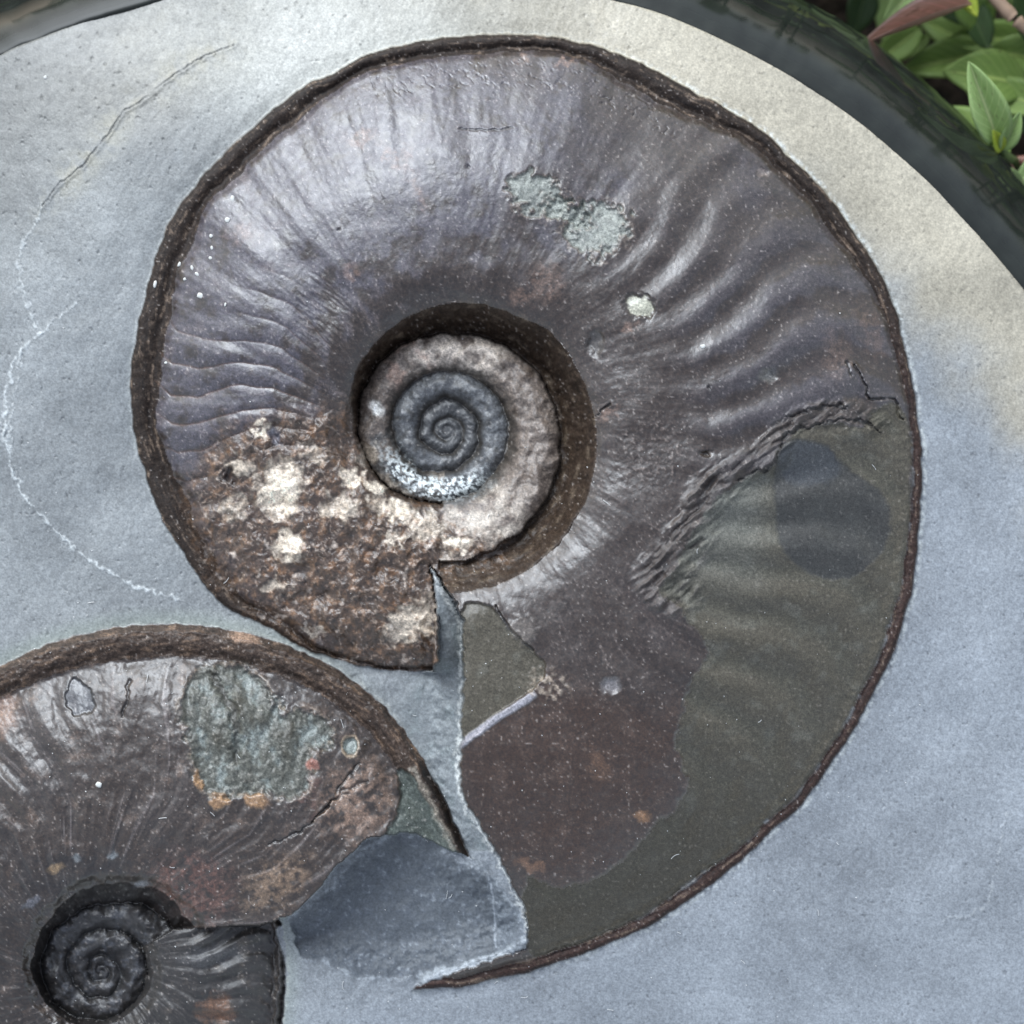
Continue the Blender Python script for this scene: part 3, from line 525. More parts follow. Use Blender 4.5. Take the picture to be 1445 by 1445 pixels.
# regions -> meshes
b_m1 = m1 > 0.5; b_m2 = m2 > 0.5
REG[slv > 0.5] = 1
REG[(slv > 0.5) & (bowl < 0)] = 2
REG[b_m1] = 3; REG[b_m1 & (dd < kw * 0.93) & (R1 > rs)] = 4
REG[b_m1 & (R1 < rs) & (R1 > se)] = 5
REG[b_m1 & (olm > 0.5)] = 6; REG[b_m1 & (RUGm > 0.5)] = 7
REG[b_m1 & (R1 <= se)] = 8; REG[b_m1 & (kin == 2) & (R1 <= se)] = 9; REG[b_m1 & (kin >= 3) & (R1 <= se)] = 10
REG[b_m2] = 11; REG[b_m2 & (kk2 < 0.95) & (R2 > sh2)] = 12; REG[b_m2 & (wm2 > 0.5)] = 13; REG[b_m2 & (MLD > 0.5)] = 14
REG[b_m2 & (IN2 > 0.5)] = 15; REG[b_m2 & (LOW > 0.5)] = 16

X = (U - CX) * (1 - Zt / HC) * S; Y = (CY - V) * (1 - Zt / HC) * S; ZZ = Zt * S
VERT = np.stack([X, Y, ZZ], -1).astype(F)
gu = np.gradient(VERT, axis=1); gv = np.gradient(VERT, axis=0)
NOR = np.cross(gv, gu); NOR /= np.linalg.norm(NOR, axis=-1, keepdims=True) + 1e-20
idx = np.arange(NU * NV).reshape(NV, NU)
quads = np.stack([idx[:-1, :-1], idx[1:, :-1], idx[1:, 1:], idx[:-1, 1:]], -1).reshape(-1, 4)
qreg = REG[:-1, :-1].reshape(-1)
keepq = (np.minimum(np.minimum(DE[:-1, :-1], DE[1:, :-1]), np.minimum(DE[1:, 1:], DE[:-1, 1:])) > -8).reshape(-1)
VF = VERT.reshape(-1, 3); NF = NOR.reshape(-1, 3); CF = COLt.reshape(-1, 3); RF = ROt.reshape(-1)

def grid_mesh(name, regs, mat):
    sel = quads[keepq & np.isin(qreg, regs)]
    u, inv = np.unique(sel, return_inverse=True); inv = inv.reshape(-1).astype(np.int32)
    me = bpy.data.meshes.new(name); n = len(u); m = len(sel)
    me.vertices.add(n); me.vertices.foreach_set('co', VF[u].ravel())
    me.loops.add(m * 4); me.loops.foreach_set('vertex_index', inv)
    me.polygons.add(m); me.polygons.foreach_set('loop_start', np.arange(0, m * 4, 4, dtype=np.int32))
    me.update(calc_edges=True)
    me.polygons.foreach_set('use_smooth', np.ones(m, bool))
    a = me.attributes.new('col', 'FLOAT_COLOR', 'POINT'); c4 = np.ones((n, 4), F); c4[:, :3] = CF[u]; a.data.foreach_set('color', c4.ravel())
    a = me.attributes.new('rough', 'FLOAT', 'POINT'); a.data.foreach_set('value', RF[u].astype(F))
    me.normals_split_custom_set_from_vertices(NF[u])
    me.materials.append(mat)
    o = bpy.data.objects.new(name, me); col.objects.link(o); return o

# ------------------------------------------------------------------ materials
def stone_mat(name, grain, bump, spec, var, scale2=900, ior=1.5):
    m = bpy.data.materials.new(name); m.use_nodes = True; t = m.node_tree; N = t.nodes; L = t.links
    b = N['Principled BSDF']; tc = N.new('ShaderNodeTexCoord')
    a = N.new('ShaderNodeAttribute'); a.attribute_name = 'col'
    r = N.new('ShaderNodeAttribute'); r.attribute_name = 'rough'
    n1 = N.new('ShaderNodeTexNoise'); n1.inputs['Scale'].default_value = grain; n1.inputs['Detail'].default_value = 4; n1.inputs['Roughness'].default_value = 0.6
    n2 = N.new('ShaderNodeTexNoise'); n2.inputs['Scale'].default_value = scale2; n2.inputs['Detail'].default_value = 5
    L.new(tc.outputs['Object'], n1.inputs['Vector']); L.new(tc.outputs['Object'], n2.inputs['Vector'])
    mr = N.new('ShaderNodeMapRange'); mr.inputs[1].default_value = 0.3; mr.inputs[2].default_value = 0.7; mr.inputs[3].default_value = 1 - var; mr.inputs[4].default_value = 1 + var
    L.new(n1.outputs[0], mr.inputs[0])
    mx = N.new('ShaderNodeVectorMath'); mx.operation = 'SCALE'; L.new(a.outputs['Color'], mx.inputs[0]); L.new(mr.outputs[0], mx.inputs['Scale'])
    L.new(mx.outputs[0], b.inputs['Base Color'])
    ad = N.new('ShaderNodeMath'); ad.operation = 'MULTIPLY_ADD'; L.new(n2.outputs[0], ad.inputs[0]); ad.inputs[1].default_value = 0.24; ad.inputs[2].default_value = -0.12
    ad2 = N.new('ShaderNodeMath'); ad2.operation = 'ADD'; L.new(ad.outputs[0], ad2.inputs[0]); L.new(r.outputs['Fac'], ad2.inputs[1]); L.new(ad2.outputs[0], b.inputs['Roughness'])
    bp = N.new('ShaderNodeBump'); bp.inputs['Strength'].default_value = bump; bp.inputs['Distance'].default_value = 0.00012
    L.new(n1.outputs[0], bp.inputs['Height']); bp2 = N.new('ShaderNodeBump'); bp2.inputs['Strength'].default_value = bump * 0.8; bp2.inputs['Distance'].default_value = 0.0003
    L.new(n2.outputs[0], bp2.inputs['Height']); L.new(bp2.outputs[0], bp.inputs['Normal']); L.new(bp.outputs[0], b.inputs['Normal'])
    b.inputs['Specular IOR Level'].default_value = spec; b.inputs['IOR'].default_value = ior
    return m
M_matrix = stone_mat('sanded_grey_stone', 3600, 0.20, 0.55, 0.24)
M_shell = stone_mat('brown_fossil_shell', 4600, 0.22, 0.72, 0.50, 900, 1.6)
M_keel = stone_mat('dark_keel', 4600, 0.45, 0.25, 0.5)
M_mould = stone_mat('olive_stone_mould', 4600, 0.30, 0.42, 0.42)
M_crystal = stone_mat('crystalline_calcite', 3600, 0.4, 0.8, 0.42)

def tag(o, label, cat=None, kind=None, group=None):
    if label: o['label'] = label
    if cat: o['category'] = cat
    if kind: o['kind'] = kind
    if group: o['group'] = group
    return o
def par(o, p):
    o.parent = p; o.matrix_parent_inverse = p.matrix_world.inverted() if p.type != 'EMPTY' else o.matrix_parent_inverse
    return o

root = bpy.data.objects.new('stone_nodule', None); col.objects.link(root); root.empty_display_size = 0.02
tag(root, 'polished dark stone nodule with sanded grey face showing two coiled ammonite fossils', 'fossil')
face = grid_mesh('stone_face', [0], M_matrix); face.parent = root
rdg = grid_mesh('stone_ridge', [1], M_matrix); rdg.parent = face
mf = grid_mesh('mouth_filling', [2], M_matrix); mf.parent = face
am = grid_mesh('ammonite', [3], M_shell); am.parent = root; am['label'] = 'large complete ammonite with broad smooth whorl and wide pale umbilicus'
for nm, rg, mt in (('keel', 4, M_keel), ('umbilical_wall', 5, M_keel), ('stone_mould', 6, M_mould), ('calcite_crust', 7, M_crystal), ('inner_whorl', 8, M_crystal), ('inner_whorl', 9, M_shell), ('inner_whorl', 10, M_shell)):
    grid_mesh(nm, [rg], mt).parent = am
an = grid_mesh('ammonite', [11], M_shell); an.parent = root; an['label'] = 'smaller rough brown ammonite with grey window in its flank'
for nm, rg, mt in (('keel', 12, M_keel), ('exposed_patch', 13, M_mould), ('stone_mould', 14, M_mould), ('inner_whorl', 15, M_shell), ('earlier_whorl', 16, M_shell)):
    grid_mesh(nm, [rg], mt).parent = an

# polished rim and underside of the nodule: one swept, closed skin
def plain_mat(name, color, rough, spec=0.5, coat=0.0):
    m = bpy.data.materials.new(name); m.use_nodes = True; b = m.node_tree.nodes['Principled BSDF']
    b.inputs['Base Color'].default_value = (*color, 1); b.inputs['Roughness'].default_value = rough; b.inputs['Specular IOR Level'].default_value = spec
    b.inputs['Coat Weight'].default_value = coat; b.inputs['Coat Roughness'].default_value = 0.05
    return m
M_rim = plain_mat('polished_dark_stone', (0.018, 0.022, 0.021), 0.10, 0.34)
t = M_rim.node_tree; b = t.nodes['Principled BSDF']; tc = t.nodes.new('ShaderNodeTexCoord')
nn = t.nodes.new('ShaderNodeTexNoise'); nn.inputs['Scale'].default_value = 260; nn.inputs['Detail'].default_value = 6; t.links.new(tc.outputs['Object'], nn.inputs['Vector'])
cr = t.nodes.new('ShaderNodeValToRGB'); cr.color_ramp.elements[0].position = 0.35; cr.color_ramp.elements[0].color = (0.012, 0.014, 0.012, 1); cr.color_ramp.elements[1].position = 0.9; cr.color_ramp.elements[1].color = (0.026, 0.030, 0.025, 1)
t.links.new(nn.outputs[0], cr.inputs[0]); t.links.new(cr.outputs[0], b.inputs['Base Color'])
at = t.nodes.new('ShaderNodeAttribute'); at.attribute_name = 'rough'; t.links.new(at.outputs['Fac'], b.inputs['Roughness'])
nw = t.nodes.new('ShaderNodeTexNoise'); nw.inputs['Scale'].default_value = 90; nw.inputs['Detail'].default_value = 3; t.links.new(tc.outputs['Object'], nw.inputs['Vector'])
bp = t.nodes.new('ShaderNodeBump'); bp.inputs['Strength'].default_value = 0.03; bp.inputs['Distance'].default_value = 0.0004; t.links.new(nw.outputs[0], bp.inputs['Height']); t.links.new(bp.outputs[0], b.inputs['Normal'])
na = 720
aa = np.linspace(-np.pi, np.pi, na, endpoint=False); RW, RD = 250.0, 520.0
prof = [(-5, -6), (-1.5, -0.5), (1.5, 0.6), (5, 0.2)]
s_, z_ = 5.0, 0.2
for k in range(1, 60):
    al = math.radians(22 + 78 * k / 59); s_ += 7.0 * math.cos(al); z_ -= 7.0 * math.sin(al); prof.append((s_, z_))
for q_ in ((0.85, -560), (0.6, -630), (0.3, -670), (-0.4, -688)): prof.append((s_ * q_[0], q_[1]))
er_ = edge_r(aa) + 1.6 * perlin(aa * 40, aa * 0, 5) + 0.8 * perlin(aa * 120, aa * 0, 6)
zE = -78 + 0 * aa
vs = []; rv = []
for (s_, z_) in prof:
    r_ = er_ + s_; u_ = NC[0] + r_ * np.cos(aa); v_ = NC[1] + r_ * np.sin(aa); z__ = zE + z_
    # seat the profile on the unprojected face edge, then move outwards and down in real units
    u0 = NC[0] + er_ * np.cos(aa); v0 = NC[1] + er_ * np.sin(aa); k0 = 1 - zE / HC
    x_ = ((u0 - CX) * k0 + s_ * np.cos(aa)) * S; y_ = ((CY - v0) * k0 - s_ * np.sin(aa)) * S
    vs.append(np.stack([x_, y_, z__ * S], -1)); rv.append(np.full(na, float(np.interp(s_, [0, 8, 40, 90], [0.5, 0.40, 0.16, 0.03]))))
vs.append(np.array([[0, 0, (-78 - 692) * S]])); vs = np.concatenate(vs); rv = np.concatenate(rv + [np.array([0.3])])
fs = []; npf = len(prof)
for i in range(npf - 1):
    for j in range(na):
        k = (j + 1) % na; fs.append((i * na + j, i * na + k, (i + 1) * na + k, (i + 1) * na + j))
for j in range(na): fs.append(((npf - 1) * na + j, (npf - 1) * na + (j + 1) % na, len(vs) - 1))
me = bpy.data.meshes.new('polished_rim'); me.from_pydata(vs.tolist(), [], [f[::-1] for f in fs]); me.update()
import bmesh
bm_ = bmesh.new(); bm_.from_mesh(me); bmesh.ops.recalc_face_normals(bm_, faces=bm_.faces); bm_.to_mesh(me); bm_.free()
me.polygons.foreach_set('use_smooth', np.ones(len(me.polygons), bool))
a = me.attributes.new('rough', 'FLOAT', 'POINT'); a.data.foreach_set('value', rv.astype(F))
me.materials.append(M_rim); rim = bpy.data.objects.new('polished_rim', me); col.objects.link(rim); rim.parent = root

def zat(u, v):
    i = min(max(int(np.searchsorted(ua, u)), 0), NU - 1); j = min(max(int(np.searchsorted(va, v)), 0), NV - 1); return float(Zt[j, i])

# small white chips stuck to the shell
M_chip = plain_mat('white_chip', (0.62, 0.62, 0.58), 0.6)
rnd = random.Random(4)
def chip(u, v, r, asp=1.0, rot=0.0, mat=M_chip, h=0.35):
    n = 9; z0 = zat(u, v); P = []; rr = [r * rnd.uniform(0.75, 1.15) for _ in range(n)]
    for (k, zz) in ((1.0, -0.15), (0.92, h * 0.7), (0.55, h)):
        for i in range(n):
            a = 2 * math.pi * i / n; x = math.cos(a) * rr[i] * k; y = math.sin(a) * rr[i] * k * asp
            P.append(W(u + x * math.cos(rot) - y * math.sin(rot), v + x * math.sin(rot) + y * math.cos(rot), z0 + zz * r))
    fs = [tuple(range(2 * n, 3 * n))[::-1]]
    for k in range(2):
        for i in range(n): fs.append((k * n + i, (k + 1) * n + i, (k + 1) * n + (i + 1) % n, k * n + (i + 1) % n))
    me = bpy.data.meshes.new('white_chip'); me.from_pydata(P, [], fs); me.materials.append(mat)
    for p in me.polygons: p.use_smooth = True
    o = bpy.data.objects.new('white_chip', me); col.objects.link(o); o.parent = root; return o
for (u, v, r, asp, rot) in ((321, 311, 4.6, .9, 0), (328, 281, 3.6, 1.4, 0), (298, 333, 2.6, 1.2, 0), (299, 350, 2.2, 1.5, 0), (297, 364, 3.0, .8, .4), (253, 373, 4.2, .65, 1.9), (271, 378, 4.2, .6, 1.3), (278, 387, 4.0, .7, .6), (261, 394, 2.4, 1, 0), (283, 417, 5.0, .9, 0),
                            (219, 401, 6.5, .45, 1.9), (318, 430, 3.6, .5, 1.9), (992, 489, 3.8, 1, 0), (139, 1107, 5.0, .9, .3), (234, 512, 3, .7, 0), (64, 109, 2.6, 1, 0)):
    chip(u, v, r, asp, rot)

# fine dust grains scattered over the lower half, and lint: nobody could count them
V_, F_ = [], []
for _ in range(620):
    u = rnd.uniform(20, 1300); v = rnd.uniform(380, 1440)
    if rnd.random() > (0.25 + 0.75 * min(1, max(0, (v - 650) / 300))): continue
    r = rnd.choice([0.7, 0.8, 0.9, 1.1, 1.5]); z0 = zat(u, v); b0 = len(V_)
    for (x, y, zz) in ((-1, -.8, -.3), (1, -.6, -.3), (.2, 1.1, -.3), (0, 0, 1.0)): V_.append(W(u + x * r, v + y * r, z0 + zz * r))
    F_ += [(b0, b0 + 1, b0 + 3), (b0 + 1, b0 + 2, b0 + 3), (b0 + 2, b0, b0 + 3)]
for _ in range(26):
    u = rnd.uniform(20, 1250); v = rnd.uniform(600, 1440); a = rnd.uniform(0, 6.28); L = rnd.uniform(6, 16); cu = rnd.uniform(-1.6, 1.6); prev = None
    for i in range(8):
        z0 = zat(u, v) + 1.2; c, s_ = math.cos(a), math.sin(a); w_ = 0.42; b0 = len(V_)
        V_ += [W(u - s_ * w_, v + c * w_, z0), W(u, v, z0 + .7), W(u + s_ * w_, v - c * w_, z0)]
        if prev is not None: F_ += [(prev, prev + 1, b0 + 1, b0), (prev + 1, prev + 2, b0 + 2, b0 + 1)]
        prev = b0; u += c * L / 8; v += s_ * L / 8; a += cu / 8
me = bpy.data.meshes.new('dust_and_lint'); me.from_pydata(V_, [], F_); me.materials.append(plain_mat('pale_dust', (0.7, 0.7, 0.68), 0.5))
du = bpy.data.objects.new('dust_and_lint', me); col.objects.link(du); du.parent = root; du['kind'] = 'stuff'

# ------------------------------------------------------------------ garden bed behind
GZ = -770.0
def soil():
    n = 150; ext = 0.35; g = np.linspace(-ext, ext, n); xx, yy = np.meshgrid(g, g)
    zz = GZ * S + 0.004 * fbm(xx * 1000, yy * 1000, 30, 4, 601) + 0.002 * fbm(xx * 1000, yy * 1000, 7, 2, 611)
    v = np.stack([xx, yy, zz], -1).reshape(-1, 3); id_ = np.arange(n * n).reshape(n, n)
    f = np.stack([id_[:-1, :-1], id_[:-1, 1:], id_[1:, 1:], id_[1:, :-1]], -1).reshape(-1, 4)
    me = bpy.data.meshes.new('soil'); me.from_pydata(v.tolist(), [], f.tolist())
    m = plain_mat('dark_soil', (0.03, 0.022, 0.016), 0.9, 0.2); t = m.node_tree; b = t.nodes['Principled BSDF']
    nz = t.nodes.new('ShaderNodeTexNoise'); nz.inputs['Scale'].default_value = 300; nz.inputs['Detail'].default_value = 6; r = t.nodes.new('ShaderNodeValToRGB')
    r.color_ramp.elements[0].color = (0.012, 0.009, 0.007, 1); r.color_ramp.elements[1].color = (0.085, 0.06, 0.042, 1); r.color_ramp.elements[0].position = .35; r.color_ramp.elements[1].position = .8
    tc = t.nodes.new('ShaderNodeTexCoord'); t.links.new(tc.outputs['Object'], nz.inputs['Vector']); t.links.new(nz.outputs[0], r.inputs[0]); t.links.new(r.outputs[0], b.inputs['Base Color'])
    bp = t.nodes.new('ShaderNodeBump'); bp.inputs['Distance'].default_value = 0.003; t.links.new(nz.outputs[0], bp.inputs['Height']); t.links.new(bp.outputs[0], b.inputs['Normal'])
    me.materials.append(m); o = bpy.data.objects.new('soil', me); col.objects.link(o); o['kind'] = 'structure'; o['label'] = 'dark garden soil under the plants'
soil()

def leaf_mat(name, c1, c2, rough=0.42):
    m = bpy.data.materials.new(name); m.use_nodes = True; t = m.node_tree; N = t.nodes; L = t.links; b = N['Principled BSDF']
    tc = N.new('ShaderNodeTexCoord'); sx = N.new('ShaderNodeSeparateXYZ'); L.new(tc.outputs['UV'], sx.inputs[0])
    nz = N.new('ShaderNodeTexNoise'); nz.inputs['Scale'].default_value = 420; nz.inputs['Detail'].default_value = 4; L.new(tc.outputs['Object'], nz.inputs['Vector'])
    # midrib and side veins from the leaf's own coordinates
    ab = N.new('ShaderNodeMath'); ab.operation = 'ABSOLUTE'; s1 = N.new('ShaderNodeMath'); s1.operation = 'SUBTRACT'; s1.inputs[1].default_value = 0.5; L.new(sx.outputs[1], s1.inputs[0]); L.new(s1.outputs[0], ab.inputs[0])
    rib = N.new('ShaderNodeMapRange'); rib.inputs[1].default_value = 0.0; rib.inputs[2].default_value = 0.045; rib.inputs[3].default_value = 1; rib.inputs[4].default_value = 0; L.new(ab.outputs[0], rib.inputs[0])
    ph = N.new('ShaderNodeMath'); ph.operation = 'MULTIPLY_ADD'; L.new(ab.outputs[0], ph.inputs[0]); ph.inputs[1].default_value = -38; mu = N.new('ShaderNodeMath'); mu.operation = 'MULTIPLY'; mu.inputs[1].default_value = 52; L.new(sx.outputs[0], mu.inputs[0]); L.new(mu.outputs[0], ph.inputs[2])
    sn = N.new('ShaderNodeMath'); sn.operation = 'SINE'; L.new(ph.outputs[0], sn.inputs[0]); vm = N.new('ShaderNodeMapRange'); vm.inputs[1].default_value = 0.86; vm.inputs[2].default_value = 1; vm.inputs[3].default_value = 0; vm.inputs[4].default_value = 0.35; L.new(sn.outputs[0], vm.inputs[0])
    mxv = N.new('ShaderNodeMath'); mxv.operation = 'MAXIMUM'; L.new(rib.outputs[0], mxv.inputs[0]); L.new(vm.outputs[0], mxv.inputs[1])
    mc = N.new('ShaderNodeMix'); mc.data_type = 'RGBA'; mc.inputs[6].default_value = (*c1, 1); mc.inputs[7].default_value = (*c2, 1); L.new(nz.outputs[0], mc.inputs[0])
    mc2 = N.new('ShaderNodeMix'); mc2.data_type = 'RGBA'; mc2.inputs[7].default_value = (c2[0] * 1.9, c2[1] * 1.6, c2[2] * 1.8, 1); L.new(mxv.outputs[0], mc2.inputs[0]); L.new(mc.outputs[2], mc2.inputs[6])
    sptn = N.new('ShaderNodeTexNoise'); sptn.inputs['Scale'].default_value = 900; sptn.inputs['Detail'].default_value = 3; L.new(tc.outputs['Object'], sptn.inputs['Vector']); oi = N.new('ShaderNodeObjectInfo')
    va_ = N.new('ShaderNodeVectorMath'); va_.operation = 'ADD'; L.new(tc.outputs['Generated'], va_.inputs[0]); L.new(oi.outputs['Random'], va_.inputs[1]); sptn.inputs['Scale'].default_value = 9; nz.inputs['Scale'].default_value = 5; L.new(va_.outputs[0], sptn.inputs['Vector']); L.new(va_.outputs[0], nz.inputs['Vector'])
    spm = N.new('ShaderNodeMapRange'); spm.inputs[1].default_value = 0.63; spm.inputs[2].default_value = 0.72; spm.inputs[4].default_value = 0.6; L.new(sptn.outputs[0], spm.inputs[0])
    mc3 = N.new('ShaderNodeMix'); mc3.data_type = 'RGBA'; mc3.inputs[7].default_value = (0.10, 0.075, 0.03, 1); L.new(spm.outputs[0], mc3.inputs[0]); L.new(mc2.outputs[2], mc3.inputs[6]); mc2 = mc3
    rm = N.new('ShaderNodeMapRange'); rm.inputs[3].default_value = rough - 0.12; rm.inputs[4].default_value = rough + 0.22; L.new(nz.outputs[0], rm.inputs[0]); L.new(rm.outputs[0], b.inputs['Roughness'])
    L.new(mc2.outputs[2], b.inputs['Base Color'])
    tr = N.new('ShaderNodeBsdfTranslucent'); L.new(mc2.outputs[2], tr.inputs[0]); ms = N.new('ShaderNodeMixShader'); ms.inputs[0].default_value = 0.28
    L.new(b.outputs[0], ms.inputs[1]); L.new(tr.outputs[0], ms.inputs[2]); L.new(ms.outputs[0], N['Material Output'].inputs[0])
    bp = N.new('ShaderNodeBump'); bp.inputs['Distance'].default_value = 0.0003; bp.inputs['Strength'].default_value = 0.5; L.new(mxv.outputs[0], bp.inputs['Height']); L.new(bp.outputs[0], b.inputs['Normal'])
    return m
LM = {'mid': leaf_mat('green_leaf', (0.20, 0.32, 0.065), (0.31, 0.45, 0.12)), 'pale': leaf_mat('pale_green_leaf', (0.30, 0.45, 0.14), (0.45, 0.60, 0.25)),
      'dark': leaf_mat('dark_green_leaf', (0.05, 0.10, 0.03), (0.085, 0.15, 0.05)), 'lime': leaf_mat('yellow_green_leaf', (0.36, 0.48, 0.04), (0.52, 0.60, 0.08)), 'red': leaf_mat('reddish_dry_leaf', (0.48, 0.30, 0.23), (0.62, 0.44, 0.36), 0.5)}
M_stem = plain_mat('green_stem', (0.10, 0.15, 0.05), 0.5); M_bark = plain_mat('tan_bark', (0.40, 0.27, 0.19), 0.75); M_rstem = plain_mat('red_stem', (0.26, 0.12, 0.09), 0.55)
LEAF = {}
def leaf_mesh(mat, fold, curl, shape=1.0, var=0):
    key = (mat, fold, curl, shape, var)
    if key in LEAF: return LEAF[key]
    nl, nw = 18, 8; P = []; UV = []
    for i in range(nl + 1):
        s_ = i / nl; w_ = (math.sin(math.pi * s_ ** (0.85 * shape)) ** 0.75) * (1 - 0.15 * s_) + 0.012 if i < nl else 0.004
        for j in range(nw + 1):
            c = (j / nw - 0.5) * 2
            z_ = abs(c) * w_ * 0.5 * fold * (1 - 0.3 * abs(c)) - curl * s_ * s_ * 0.5 + 0.02 * math.sin(7 * s_ + 3 * c + var) * abs(c)
            P.append((s_, c * w_ * 0.5 * (1 - 0.12 * fold), z_)); UV.append((s_, j / nw))
    n = len(P); P2_ = [(x, y, z_ - 0.014) for (x, y, z_) in P]; fs = []; q_ = nw + 1
    for i in range(nl):
        for j in range(nw):
            a_ = i * q_ + j; fs.append((a_, a_ + q_, a_ + q_ + 1, a_ + 1)); fs.append((n + a_, n + a_ + 1, n + a_ + q_ + 1, n + a_ + q_))
    bd = [i * q_ for i in range(nl + 1)] + [nl * q_ + j for j in range(1, q_)] + [i * q_ + nw for i in range(nl - 1, -1, -1)] + [j for j in range(nw - 1, 0, -1)]
    for i in range(len(bd)): a_, b_ = bd[i], bd[(i + 1) % len(bd)]; fs.append((a_, n + a_, n + b_, b_))
    me = bpy.data.meshes.new('leaf'); me.from_pydata(P + P2_, [], fs); uvl = me.uv_layers.new(name='UVMap'); UV2 = UV + UV
    for lp in me.loops: uvl.data[lp.index].uv = UV2[lp.vertex_index]
    bm = bmesh.new(); bm.from_mesh(me); bmesh.ops.recalc_face_normals(bm, faces=bm.faces); bm.to_mesh(me); bm.free()
    for p in me.polygons: p.use_smooth = True
    me.materials.append(LM[mat]); LEAF[key] = me; return me
from mathutils import Vector, Matrix
def leaf(parent, base, tip, width, mat='mid', fold=0.5, curl=0.2, roll=0.0, shape=1.0, name='leaf'):
    B = Vector(base); T = Vector(tip); d = T - B; L = d.length; x = d.normalized(); up = Vector((0, 0, 1))
    if abs(x.z) > 0.95: up = Vector((0, 1, 0))
    y = up.cross(x).normalized(); z = x.cross(y); R = Matrix((x, y, z)).transposed().to_4x4() @ Matrix.Rotation(roll, 4, 'X')
    o = bpy.data.objects.new(name, leaf_mesh(mat, fold, curl, shape, rnd.randrange(3))); col.objects.link(o)
    o.matrix_world = Matrix.Translation(B) @ R @ Matrix.Diagonal((L, width, (L + width) * 0.5, 1))
    if parent is not None:
        o.parent = parent; o.matrix_parent_inverse = Matrix.Translation(-Vector(parent.location))
    return o
def tube(name, pts, r0, r1, mat, parent=None, lump=0.0):
    P = smooth_poly(pts, 6, False); n = len(P); vs = []; fs = []; k = 8
    for i in range(n):
        d = Vector(P[min(i + 1, n - 1)] - P[max(i - 1, 0)]).normalized(); a = d.orthogonal().normalized(); b_ = d.cross(a); r = (r0 + (r1 - r0) * i / (n - 1)) * (1 + lump * rnd.uniform(-1, 1))
        for j in range(k): vs.append(Vector(P[i]) + (a * math.cos(2 * math.pi * j / k) + b_ * math.sin(2 * math.pi * j / k)) * r)
    for i in range(n - 1):
        for j in range(k): fs.append((i * k + j, i * k + (j + 1) % k, (i + 1) * k + (j + 1) % k, (i + 1) * k + j))
    fs.append(tuple(range(k))[::-1]); fs.append(tuple(range((n - 1) * k, n * k)))
    me = bpy.data.meshes.new(name); me.from_pydata([tuple(v) for v in vs], [], fs)
    for p in me.polygons: p.use_smooth = True
    me.materials.append(mat); o = bpy.data.objects.new(name, me); col.objects.link(o)
    if parent is not None: o.parent = parent; o.matrix_parent_inverse = Matrix.Translation(-Vector(parent.location))
    return o
def plant(base_uv, label, group=None):
    g = W(base_uv[0], base_uv[1], GZ); o = bpy.data.objects.new('leafy_plant', None); o.location = g; o.empty_display_size = 0.01; col.objects.link(o)
    return tag(o, label, 'plant', None, group)
GRP = 'leafy plants behind the stone'
# the plant with the upright folded leaf
pA = plant((1500, 260), 'green plant with an upright folded leaf and tiny bright shoot', GRP)
stA = [W(1500, 260, GZ), W(1470, 245, -500), W(1425, 224, -300), W(1414, 210, -215)]
tube('stem', stA, 0.0011, 0.0006, M_stem, pA)
leaf(pA, W(1410, 204, -215), W(1368, 88, -150), 0.0066, 'pale', 0.9, 0.1, -0.25)
leaf(pA, W(1414, 212, -215), W(1440, 158, -170), 0.0034, 'pale', 0.7, 0.1)
leaf(pA, W(1412, 214, -215), W(1402, 184, -185), 0.0026, 'lime', 0.6, 0.1)
leaf(pA, W(1425, 222, -300), W(1310, 152, -330), 0.0085, 'mid', 0.3, 0.15)
leaf(pA, W(1450, 120, -360), W(1336, 96, -330), 0.0100, 'mid', 0.25, 0.2, 0.15)
leaf(pA, W(1480, 150, -330), W(1360, 122, -380), 0.0070, 'mid', 0.3, 0.2)
leaf(pA, W(1500, 210, -330), W(1432, 262, -300), 0.0060, 'pale', 0.4, 0.2)
tube('twig', [W(1500, 232, -340), W(1455, 226, -330), W(1415, 230, -345)], 0.0010, 0.0007, M_rstem, pA)
# the plant above the rim with bright yellow-green tip
pB = plant((1330, -90), 'green plant with a bright yellow green leaf beside the red dry leaf', GRP)
tube('stem', [W(1330, -90, GZ), W(1335, -60, -500), W(1345, -25, -330)], 0.0012, 0.0008, M_stem, pB)
leaf(pB, W(1330, -60, -330), W(1246, 32, -350), 0.0052, 'pale', 0.5, 0.15)
leaf(pB, W(1330, -40, -300), W(1380, 22, -270), 0.0048, 'lime', 0.6, 0.1)
leaf(pB, W(1345, -25, -340), W(1410, 40, -400), 0.0100, 'mid', 0.3, 0.3)
leaf(pB, W(1300, 40, -430), W(1232, 92, -460), 0.0058, 'mid', 0.4, 0.2)
leaf(pB, W(1225, -20, -480), W(1205, 50, -500), 0.0060, 'dark', 0.4, 0.2)
leaf(pB, W(1310, 50, -500), W(1268, 86, -480), 0.0030, 'mid', 0.4, 0.2)
tag(leaf(None, W(1372, 6, -270), W(1216, 66, -300), 0.0042, 'red', 1.3, -0.15, 0.3, 0.85, 'dry_leaf'), 'curled reddish brown dry leaf lying over green leaves', 'leaf')
tw = tube('broken_twig', [W(1385, -30, -290), W(1412, 6, -280), W(1440, 34, -275), W(1475, 60, -280)], 0.0012, 0.0009, M_bark, None, 0.12); tag(tw, 'pale tan broken twig above the green leaves', 'twig')
tag(chip(0, 0, 1), '') if False else None
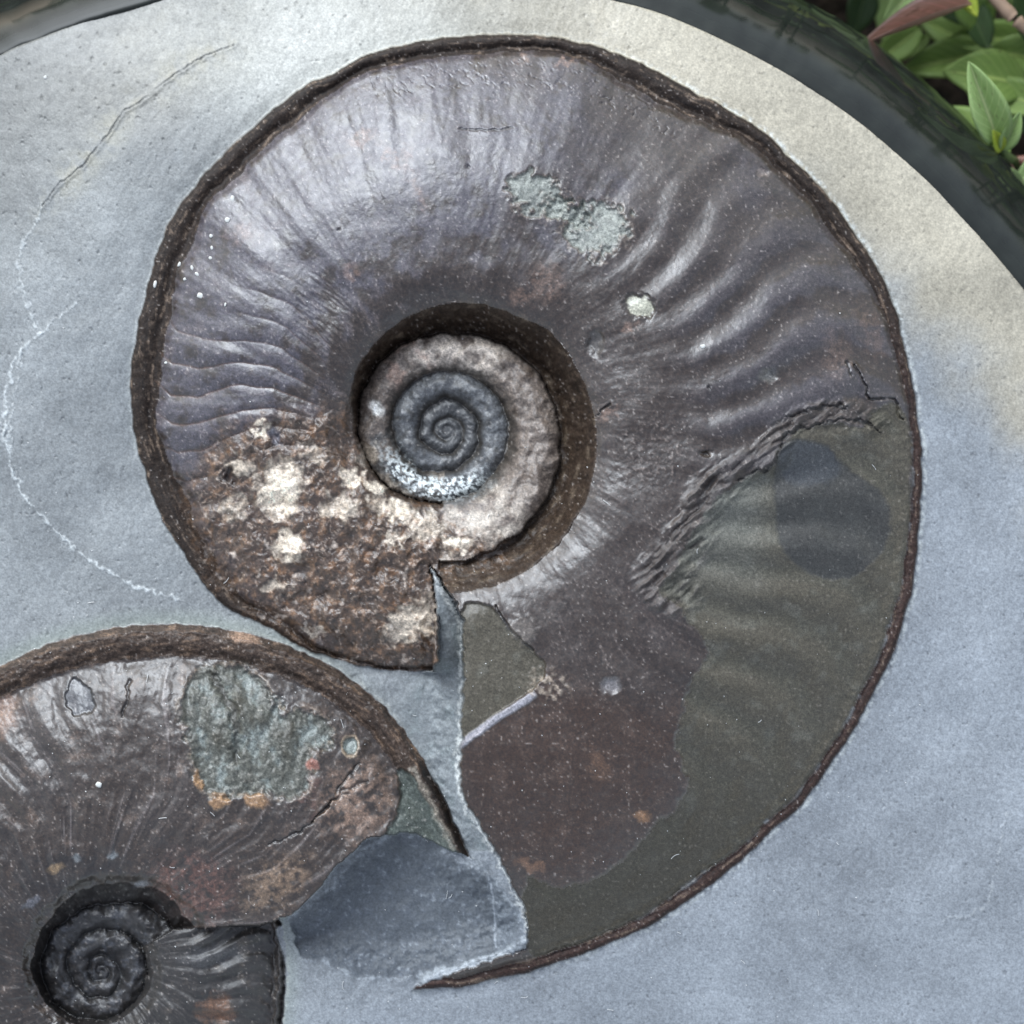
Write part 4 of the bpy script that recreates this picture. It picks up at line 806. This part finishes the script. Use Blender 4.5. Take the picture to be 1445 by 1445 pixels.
# low plants further round, seen between the leaves and mirrored in the polished rim
def filler(u, v, label, n=7, h=(-620, -380), mats=('mid', 'dark', 'mid', 'pale')):
    p = plant((u, v), label, GRP); top = W(u + rnd.uniform(-25, 25), v + rnd.uniform(-25, 25), h[1]); b0 = W(u, v, GZ)
    tube('stem', [b0, tuple((Vector(b0) + Vector(top)) / 2 + Vector((0.001, 0.001, 0))), top], 0.0010, 0.0006, M_stem, p)
    for i in range(n):
        k = i / max(n - 1, 1); B = Vector(b0).lerp(Vector(top), (0.35 if n < 10 else 0.1) + (0.65 if n < 10 else 0.9) * k); a = i * 2.4 + rnd.uniform(-.4, .4); L = rnd.uniform(0.010, 0.017)
        leaf(p, B, B + Vector((math.cos(a) * L, math.sin(a) * L, rnd.uniform(-.1, .5) * L)), L * rnd.uniform(.42, .58), rnd.choice(mats), rnd.choice([.3, .6]), rnd.choice([.1, .3]))
DEEP = 'low green leafy plant growing close behind the stone'
for (u, v) in ((1180, -110), (1560, 190), (1620, 330), (1480, 40), (1060, -190), (900, -250), (1690, 480), (1250, -60), (1400, 90), (1600, 20), (700, -290), (420, -300), (180, -240), (-20, -110), (-180, 10), (1380, -120)):
    filler(u, v, DEEP)
TALL = 'taller green leafy plant standing away from the stone rim'
for (u, v) in ((1010, -330), (1150, -330), (1290, -300), (1440, -230), (1590, -120), (1700, 20), (1780, 170), (1830, 330), (860, -380), (640, -420), (400, -420), (160, -380), (-40, -280), (-220, -160), (1120, -240), (1560, -20), (1660, 110)):
    filler(u, v, TALL, 17, (-500, -60), ('pale', 'mid', 'lime', 'pale', 'dark'))
pc = plant((-60, -30), 'bright green leaf shoot at the thin left end of rim', GRP)
tube('stem', [W(-60, -30, GZ), W(-40, -20, -520), W(-20, -10, -330)], 0.001, 0.0006, M_stem, pc)
leaf(pc, W(-20, -10, -330), W(30, 6, -340), 0.0045, 'lime', 0.4, 0.1); leaf(pc, W(-40, 10, -360), W(10, 26, -380), 0.0045, 'pale', 0.4, 0.1); leaf(pc, W(-60, -20, -320), W(-5, -25, -300), 0.0045, 'mid', 0.4, 0.1)
